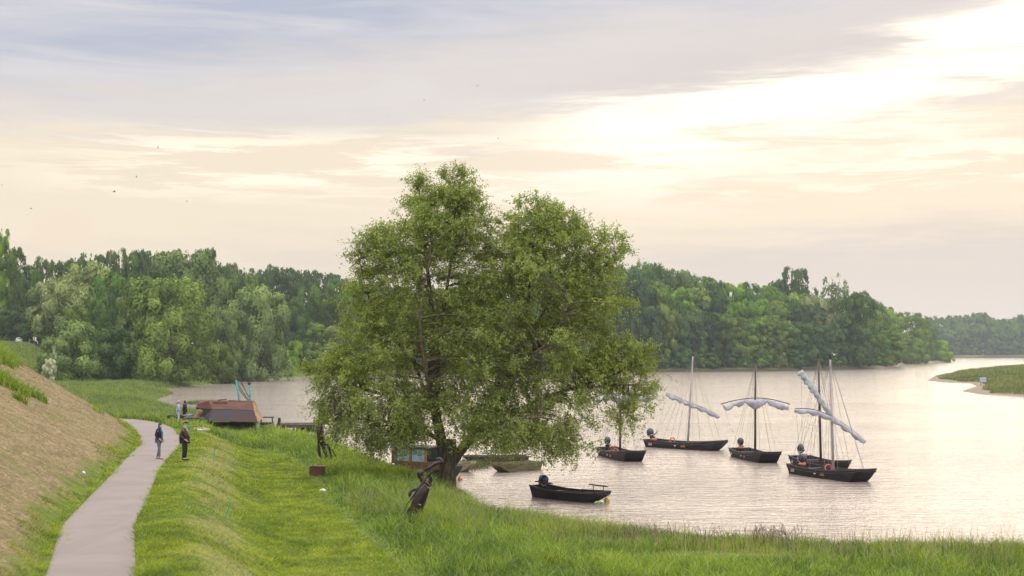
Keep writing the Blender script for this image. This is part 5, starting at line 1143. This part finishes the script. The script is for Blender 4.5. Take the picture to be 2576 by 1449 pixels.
def people():
    SKINM['skin'] = mat('skin', (.52, .30, .22), (.46, .26, .19), 5, .55, bump=0); S = SKINM
    def cm(n, a, b=None, r=.8): return mat(n, a, b or tuple(v * .75 for v in a), 8, r, bump=.3)
    def at(px, py, z):
        for _ in range(15): p = G(px, py, z); z = .5 * z + .5 * HZ(p.x, p.y)
        return Vector((p.x, p.y, HZ(p.x, p.y)))
    p = at(399, 1158.5, 2.4); p.z += .065
    person('woman on the path in a navy coat, blue scarf and grey trousers, looking down', p, R(-12), 1.70, dict(
        J=dict(hb=(.04, 0, 1.54), hd=(.075, 0, 1.62), ht=(.06, 0, 1.70), el=(-.06, .24, 1.14), er=(-.05, -.24, 1.14), wl=(.10, .20, .95), wr=(.13, -.20, .98), al=(-.13, .10, .09), kl=(-.02, .10, .50), tl=(.0, .12, .03), ar=(.10, -.10, .09), kr=(.08, -.10, .50), tr=(.24, -.11, .03)),
        face=(1, 0, -.45), jacket=cm('navy_coat', (.010, .012, .028)), hem=.10, trousers=cm('grey_denim', (.12, .135, .19)), shoes=cm('tan_leather', (.28, .19, .10)), hair=cm('brown_hair', (.07, .04, .025)), long=.10, scarf=cm('blue_scarf', (.03, .08, .26))))
    p = at(464, 1161, 2.4); p.z += .06
    person('man beside the path in a brown leather jacket and dark cap, hands in pockets', p, R(-8), 1.76, dict(fat=1.22,
        J=dict(che=(.03, 0, 1.28), wai=(.06, 0, 1.08), pel=(.02, 0, .93), el=(-.12, .27, 1.12), er=(-.12, -.27, 1.12), wl=(.09, .21, .93), wr=(.12, -.22, .92)),
        face=(1, 0, -.12), jacket=cm('brown_leather', (.050, .026, .024), r=.45), hem=.0, trousers=cm('black_trousers', (.012, .012, .02)), shoes=cm('black_shoes', (.015, .013, .012)), hair=cm('grey_hair', (.22, .18, .14)), cap=cm('black_cap', (.015, .015, .02)), loose=.03))
    p = at(448.5, 1067, 1.8); p.z += .05
    person('blond person in a pale blue cardigan and white trousers near the barge, back turned', p, R(20), 1.70, dict(fat=1.1,
        J=dict(el=(-.03, .24, 1.13), er=(-.02, -.25, 1.13)), face=(1, .3, -.3), jacket=cm('pale_blue_cardigan', (.36, .42, .74)), hem=.16, trousers=cm('white_trousers', (.48, .52, .70)), shoes=cm('grey_shoes', (.15, .15, .17)), hair=cm('blond_hair', (.50, .38, .24))))
    p = at(459, 1064, 1.8); p.y += .7; p.z += .05
    person('dark-haired person dressed in black behind the one in the pale blue cardigan', p, R(160), 1.66, dict(
        face=(1, 0, -.4), jacket=cm('black_coat', (.012, .012, .014)), hem=.3, trousers=cm('black_slacks', (.014, .014, .016)), shoes=cm('dark_shoes', (.02, .02, .02)), hair=cm('black_hair', (.02, .014, .012)), long=.08))
    p = at(439, 1062, 1.8); bm = BM(); ball(bm, (0, 0, .26), (.26, .20, .30), 14); 
    for v in bm.verts: v.co += mnoise.noise_vector(v.co * 5) * .05
    t = thing('bag', 'big dark shoulder bag on the ground left of the pale blue cardigan', 'bag', p); obj('bag_body', bm, MT['black'], t, True); bm = BM(); tube(bm, [(-.14, 0, .5), (-.08, 0, .68), (.08, 0, .68), (.14, 0, .5)], .015, 5); obj('strap', bm, MT['black'], t)
def statues():
    Ys = 52.3; o = U(1040, 1306, Ys); z0 = HZ(o.x, Ys); org = Vector((o.x, Ys, z0))
    def c(x, y, dy=0): return U(992.8 + x * .1574, 1100.2 + y * .1574, Ys + dy) - org
    t = thing('metal_statue', 'rusted metal statue of a leaning figure drinking from a raised horn, in the tall grass', 'statue', org)
    n = [(c(330, 1120), .19), (c(390, 960), .21), (c(460, 830), .20), (c(500, 740), .14), (c(425, 640), .085), (c(395, 570), .145), (c(380, 520), .10),
         (c(545, 760, -.15), .08), (c(590, 660, -.25), .06), (c(555, 590, -.25), .055), (c(600, 545, -.25), .05),
         (c(430, 820, .1), .08), (c(340, 825, .1), .06), (c(255, 850, .05), .055), (c(245, 900, 0), .07),
         (c(300, 1220, -.1), .15), (c(255, 1330, -.15), .10), (c(215, 1420, -.15), .08), (c(390, 1220, .15), .13), (c(440, 1280, .15), .08), (c(495, 1330, .15), .06),
         (c(470, 545), .035), (c(475, 590), .04)]
    e = [(0, 1), (1, 2), (2, 3), (3, 4), (4, 5), (5, 6), (2, 7), (7, 8), (8, 9), (9, 10), (2, 11), (11, 12), (12, 13), (13, 14), (0, 15), (15, 16), (16, 17), (0, 18), (18, 19), (19, 20), (5, 21), (4, 22)]
    b = len(n)
    for w, f, s in ((c(245, 905), c(230, 960) - c(245, 905), V3(0, 1, 0)), (c(600, 545, -.25), c(640, 500, -.25) - c(600, 545, -.25), V3(0, 1, 0))):
        hn, he = hand_nodes(w, f.normalized(), s, .8); b = len(n); src = 14 if f.x < 0 else 10; n += [(q, (r if not hasattr(r, '__len__') else max(r)) * 1.5) for q, r in hn[1:]]; e += [((src if i == 0 else b + i - 1), b + j - 1) for i, j in he]
    n = [(q, tuple(v * 1.35 for v in r) if hasattr(r, '__len__') else r * (1.35 if i < 4 else 1.15)) for i, (q, r) in enumerate(n)]
    skin('body', n, e, MT['bronze'], t, 1)
    bm = BM(); tube(bm, [c(470, 545, -.2), c(560, 480, -.2), c(650, 420, -.2), c(720, 395, -.2), c(752, 372, -.2)], [.03, .06, .07, .08, .05], 8)
    for a_ in ((690, 350), (715, 345), (740, 360), (752, 385), (700, 385)): ball(bm, c(*a_, -.2), (.07, .06, .07), 8)
    obj('raised_horn', bm, MT['bronze'], t, True)
    bm = BM(); tube(bm, [c(560, 575, -.35), c(420, 760, -.4), c(250, 1000, -.4)], [.035, .04, .03], 6); tube(bm, [c(250, 1000, -.4), c(190, 1080, -.4), c(155, 1170, -.35)], [.018, .016, .014], 5); obj('long_pipe', bm, MT['bronze'], t)
    bm = BM(); rr = random.Random(3)
    for i in range(15):
        x = 150 + i * 17; tube(bm, [c(300 + (x - 250) * .3, 1100, rr.uniform(-.2, .2)), c(x, 1250 + rr.uniform(-20, 20), rr.uniform(-.3, .3)), c(x - 40 + rr.uniform(-20, 20), 1390, rr.uniform(-.3, .3))], [.05, .05, .02], 5)
    obj('ragged_skirt', bm, MT['bronze'], t)
    bm = BM()
    for q in ((350, 1050, 420, 1085), (455, 745, 580, 830), (500, 700, 560, 760), (520, 620, 575, 740)): tube(bm, [c(q[0], q[1], -.24), c(q[2], q[3], -.26)], .022, 5)
    obj('belt_and_straps', bm, mat('worn_metal', (.30, .22, .15), (.12, .07, .05), 6, .4, metal=.5), t)
    # second statue
    Ys = 77.5; o = U(828, 1168, Ys); z0 = HZ(o.x, Ys); org2 = Vector((o.x, Ys, z0))
    def d(x, y, dy=0): return U(751.3 + x * .148, 1006.3 + y * .148, Ys + dy) - org2
    t = thing('metal_statue', 'tall rusted scrap metal statue with a hooked arm, left of the willow crown', 'statue', org2)
    n = [(d(395, 700), .15), (d(370, 600), .22), (d(365, 520), .24), (d(370, 430), .15), (d(365, 380), .13), (d(355, 330), .14), (d(360, 280), .12), (d(430, 820), .12), (d(470, 930), .11), (d(505, 1090), .09), (d(520, 800, .3), .09), (d(550, 960, .3), .07), (d(600, 1095, .3), .06),
         (d(340, 740), .08), (d(345, 860), .10), (d(365, 960), .09), (d(400, 990), .09), (d(405, 950), .06)]
    e = [(0, 1), (1, 2), (2, 3), (3, 4), (4, 5), (5, 6), (0, 7), (7, 8), (8, 9), (0, 10), (10, 11), (11, 12), (0, 13), (13, 14), (14, 15), (15, 16), (16, 17)]
    skin('body', n, e, MT['bronze'], t, 1)
    bm = BM(); tube(bm, [d(430, 400, .1), d(440, 250, .1), d(430, 100, .1), d(440, 90, .1)], [.18, .34, .30, .12], 9)
    for v in bm.verts: v.co += mnoise.noise_vector(v.co * 3) * .09
    obj('carried_load', bm, mat('veil_metal', (.12, .10, .07), (.06, .04, .035), 5, .6), t)
    bm = BM(); tube(bm, [d(560, 830, -.2), d(690, 1075, -.2)], [.035, .045], 6); tube(bm, [d(430, 700, -.2), d(640, 1090, -.2)], .02, 5); obj('walking_stick', bm, MT['bronze'], t)
# ---------------------------------------------------------------- road, signs, birds
def roadside():
    Yc = 372
    # car on the levee road
    p = U(48, 862, Yc); zc = U(48, 849.5, Yc).z - 1.46; t = thing('parked_car', 'white car seen from behind on the levee road, only its roof and rear window showing', 'car', (p.x, Yc, zc), R(109))
    prof = [(-2.0, .35), (-2.05, .75), (-1.85, .95), (-1.30, 1.38), (-.9, 1.46), (.1, 1.44), (.75, .98), (1.85, .85), (2.05, .60), (2.0, .35)]
    bm = BM(); a = [[bm.verts.new((x, s * (.84 if z < 1 else .66), z)) for x, z in prof] for s in (-1, 1)]
    for i in range(len(prof)): j = (i + 1) % len(prof); bm.faces.new((a[0][i], a[0][j], a[1][j], a[1][i]))
    bm.faces.new(a[0]); bm.faces.new(a[1][::-1]); bevel(bm, .05, 2); obj('body', bm, MT['white'], t)
    gl = mat('car_glass', (.03, .05, .07), (.02, .03, .04), 3, .1, bump=0)
    bm = BM(); box(bm, (-1.60, 0, 1.18), (.03, 1.16, .50), Euler((0, .92 - .0, 0)).to_matrix()); obj('rear_window', bm, gl, t)
    for s in (-1, 1):
        bm = BM(); box(bm, (-.4, s * .76, 1.17), (1.5, .03, .32), Euler((s * -.38, 0, 0)).to_matrix()); obj('side_window', bm, gl, t)
        bm = BM(); box(bm, (-2.05, s * .62, .80), (.05, .25, .16)); obj('tail_light', bm, mat('red_lamp', (.4, .02, .02), (.3, .02, .02), 4, .3), t)
        for x in (-1.25, 1.25):
            bm = BM(); tube(bm, [(x, s * .68, .32), (x, s * .86, .32)], .32, 16); obj('wheel', bm, MT['black'], t)
    bm = BM(); box(bm, (-2.06, 0, .62), (.03, .5, .12)); obj('licence_plate', bm, MT['white'], t)
    red = mat('red_sign_paint', (.50, .04, .05), (.42, .03, .04), 5, .5, bump=0); blu = mat('sign_grey_blue', (.34, .38, .50), (.30, .33, .44), 5, .5, bump=0)
    wt = MT['white']; steel = mat('galvanised_post', (.28, .29, .31), (.2, .2, .22), 5, .5, bump=0)
    def post(name, label, px, y_base, Y, h, grp=None):
        p = U(px, y_base, Y); z = min(p.z, HZ(p.x, Y) if HZ(p.x, Y) > 1 else p.z); t = thing(name, label, 'sign', (p.x, Y, z), 0, grp); bm = BM(); tube(bm, [(0, .04, 0), (0, .04, h + p.z - z)], .045, 8); obj('post', bm, steel, t); return t, p.z - z
    t, b = post('warning_sign', 'white and red triangular warning sign on a post by the levee road', 73.5, 864, 318, 1.7)
    zt = b + U(73, 838.5, 318).z - U(73, 864, 318).z
    def tri(s, z, y): return [(-s / 2, y, z - s * .87), (s / 2, y, z - s * .87), (0, y, z)]
    for s, zo, y, m, nm in ((1.35, zt, .0, red, 'border'), (1.0, zt - .2, -.09, wt, 'face')):
        bm = BM(); f = bm.faces.new([bm.verts.new(v) for v in tri(s, zo, y)]); bmesh.ops.solidify(bm, geom=[f], thickness=.03); obj(nm, bm, m, t)
    bm = BM(); box(bm, (0, -.13, zt - .6), (.07, .02, .32)); ball(bm, (0, -.13, zt - .86), (.045, .02, .045), 8); obj('symbol', bm, MT['black'], t)
    t, b = post('road_sign', 'red and white curve sign with a grey-blue panel beside the triangular sign', 87, 866, 322, 1.5)
    z2 = b + U(87, 848, 322).z - U(87, 866, 322).z
    bm = BM(); box(bm, (0, 0, z2 - .35), (.66, .04, .72)); obj('panel', bm, wt, t)
    for dz, in ((.18,), (-.14,)):
        bm = BM(); ball(bm, (-.06, -.03, z2 - .35 + dz), (.20, .02, .15), 14); obj('red_mark', bm, red, t)
    bm = BM(); tube(bm, [(.05, -.02, z2 - .86), (.45, -.02, z2 - .86), (.66, -.02, z2 - 1.05), (.70, -.02, z2 - 1.6)], [.13, .13, .10, .09], 6); obj('guard_arm', bm, blu, t)
    # small board on the gravel bar
    p = G(2473, 958, 1.1); t = thing('notice_board', 'small grey notice board on the grassy sandbar', 'sign', (p.x, p.y, HZ(p.x, p.y))); 
    for x in (-.5, .5): bm = BM(); box(bm, (x, .05, .6), (.08, .08, 1.3)); obj('post', bm, MT['grey'], t)
    bm = BM(); box(bm, (0, 0, 1.25), (1.35, .05, 1.0)); obj('board', bm, blu, t)
def bird(px, py, Y, span, bank, label, m, cat='bird', flap=.25, yaw=0):
    p = U(px, py, Y); bm = BM(); s = span
    L = s * .5; ball(bm, (0, 0, 0), (L * .5, s * .09, s * .09), 8)
    for v in bm.verts: 
        if v.co.x < 0: v.co.y *= 1 + v.co.x / L; v.co.z *= 1 + v.co.x / L
    ball(bm, (L * .52, 0, s * .02), (s * .045, s * .04, s * .04), 6)
    for sg in (-1, 1):
        for th in (0,):
            pts = [(L * .28, sg * s * .03, 0), (L * .30, sg * s * .22, flap * s * .30), (-L * .15, sg * s * .5, flap * s * .12), (L * .02, sg * s * .24, flap * s * .26), (-L * .34, sg * s * .03, 0)]
            vs = [bm.verts.new(q) for q in pts]; f = bm.faces.new(vs); bmesh.ops.solidify(bm, geom=[f], thickness=s * .012)
    vs = [bm.verts.new(q) for q in ((-L * .35, 0, 0), (-L * .85, s * .07, 0), (-L * .68, 0, 0), (-L * .85, -s * .07, 0))]; f = bm.faces.new(vs); bmesh.ops.solidify(bm, geom=[f], thickness=s * .01)
    o = obj('flying_bird' if cat == 'bird' else 'gull', bm, m); o.location = p; o.rotation_euler = (bank, 0, yaw); tag(o, label, cat, 'swallows in the sky' if cat == 'bird' else 'white gulls over the river')
def birds():
    dk = mat('dark_feathers', (.03, .026, .025), (.02, .02, .02), 4, .8, bump=0); wh = MT['white']
    data = [(397, 371, 60, 9, 1.2, 'biggest dark bird, wings upright, high over the left wood'), (343, 445, 70, 8, 1.0, 'bird with blurred upright wings, below the biggest one'), (287, 482, 75, 10, .55, 'bird with long slanting wings, left of the upright-winged one'),
            (78, 525, 70, 7, .3, 'dark bird low over the left wood, above the heap cloud'), (470, 506, 80, 6, .9, 'small dark bird over the tallest left tree'), (583, 381, 110, 4, .3, 'tiny bird in the warm cloud streaks left of the willow'),
            (837, 370, 120, 4, .2, 'tiny bird right of the warm cloud streaks'), (977, 294, 100, 5, .2, 'tiny bird high left above the willow top'), (1067, 252, 100, 6, .1, 'small bird high above the willow top, flat wings'),
            (1201, 216, 80, 9, .9, 'highest bird, wings slanting, right above the willow'), (1253, 348, 100, 6, .1, 'small bird between the willow and the bright cloud'), (1805, 371, 110, 5, .2, 'small bird in front of the bright cloud on the right'), (5, 466, 90, 5, .1, 'small bird at the left picture edge'), (2157, 611, 130, 3, .2, 'tiny bird above the half-bare tree')]
    for px, py, Y, w, bk, lb in data: bird(px, py, Y, w * 1.35 / F * Y, bk, lb, dk, yaw=px * .7, flap=.5)
    for px, py, Y, w, lb in [(484, 864, 200, 11, 'white gull in front of the broad olive willow'), (2098, 892, 81, 22, 'white gull gliding right beside the top of the tall grey mast'), (2227, 945, 300, 6, 'small white gull low over the river near the sandbar'), (2380, 962, 300, 7, 'white gull over the sandbar shore'), (2490, 953, 290, 8, 'white gull above the sandbar grass'), (2530, 935, 350, 7, 'white gull near the right picture edge over the sandbar'), (2460, 995, 250, 9, 'white gull skimming the water in front of the sandbar')]:
        bird(px, py, Y, w / F * Y, .15, lb, wh, 'gull', .6, 1.2)
    o = bird(1069, 413, 71, 6 / F * 71, 1.2, 'small bird perched on the topmost twig of the willow', dk)
def extras():
    # water weeds and driftwood
    rng = np.random.default_rng(5); m = leafmat('water_weed', (.06, .08, .03), (.16, .18, .07), .3, .02, 1.2, False)
    a, b = G(470, 1016, 0), G(535, 1012, 0); P = np.column_stack([a.x + (b.x - a.x) * rng.random(1800) + rng.normal(size=1800) * .8, a.y + (b.y - a.y) * rng.random(1800) + rng.normal(size=1800) * 2.2])
    V, Fq, t = blades(P, np.full(1800, -.02), .08 + .5 * rng.random(1800) ** 3, np.full(1800, .07), .5 * np.ones(1800), rng, rng.random(1800))
    tag(link('water_weeds', npmesh('water_weeds', V, Fq, t), m), kind='stuff')
    a = G(1190, 1172, 0); P = np.column_stack([a.x + rng.normal(size=1500) * .45, a.y + rng.normal(size=1500) * 1.5])
    V, Fq, t = blades(P, np.full(1500, -.02), .15 + .4 * rng.random(1500), np.full(1500, .04), .5 * np.ones(1500), rng, rng.random(1500))
    tag(link('reeds', npmesh('reeds', V, Fq, t), m), kind='stuff')
    bm = BM(); rr = random.Random(4)
    for px, lb in ((2110, 'driftwood log with branches on the island shore, left one'), (2222, 'driftwood log on the island shore, right one')):
        p = G(px, 928, 0); q = U(px, 920, float(np.interp(px, [2000, 2130, 2250], [513, 561, 604]))); bm = BM(); L = 5
        tube(bm, [(-L, 0, .2), (0, .3, .7), (L, 0, .9)], [.45, .35, .12], 7); tube(bm, [(0, .2, .6), (2, -.2, 1.8), (3, 0, 2.3)], [.2, .14, .05], 5); tube(bm, [(-2, 0, .5), (-3, .2, 1.6)], [.2, .05], 5)
        o = obj('driftwood', bm, MT['grey']); o.location = (q.x, q.y + 1, .3); tag(o, lb, 'driftwood', 'driftwood on the island shore')
    # dry briars on the near rim
    bm = BM()
    for i in range(95):
        px = rr.choice([rr.uniform(1560, 2020), rr.uniform(1880, 2000)]); Y = float(np.interp(px, [1500, 2050], [47.0, 45.6])) + rr.uniform(-.6, .3); b = U(px, 1370, Y); b.z = HZ(b.x, Y); a_ = rr.uniform(0, 6.28); L = rr.uniform(.2, .75)
        pts = [Vector((b.x + math.cos(a_) * L * s, Y + math.sin(a_) * L * s, b.z + .1 + math.sin(s * 2.6) * rr.uniform(.25, .6))) for s in (0, .35, .7, 1.0)]
        tube(bm, pts, [.012, .010, .008, .005], 3, False)
    tag(obj('dry_briars', bm, mat('dead_stems', (.20, .155, .12), (.11, .085, .07), 5, .9)), kind='stuff')
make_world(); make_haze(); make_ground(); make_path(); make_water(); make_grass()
build_protos(); forest(); big_willow()
boats(); wreck(); people(); statues(); roadside(); birds(); extras()
SC.view_settings.view_transform = 'Standard'; SC.view_settings.look = 'None'; SC.view_settings.gamma = 1; SC.view_settings.exposure = -0.05
SC.view_settings.use_curve_mapping = False
SC.render.engine = 'CYCLES'; cy = SC.cycles
cy.max_bounces = 6; cy.diffuse_bounces = 3; cy.glossy_bounces = 3; cy.transmission_bounces = 4; cy.transparent_max_bounces = 8; cy.volume_bounces = 1
cy.use_denoising = True; cy.use_adaptive_sampling = True; cy.adaptive_threshold = .015
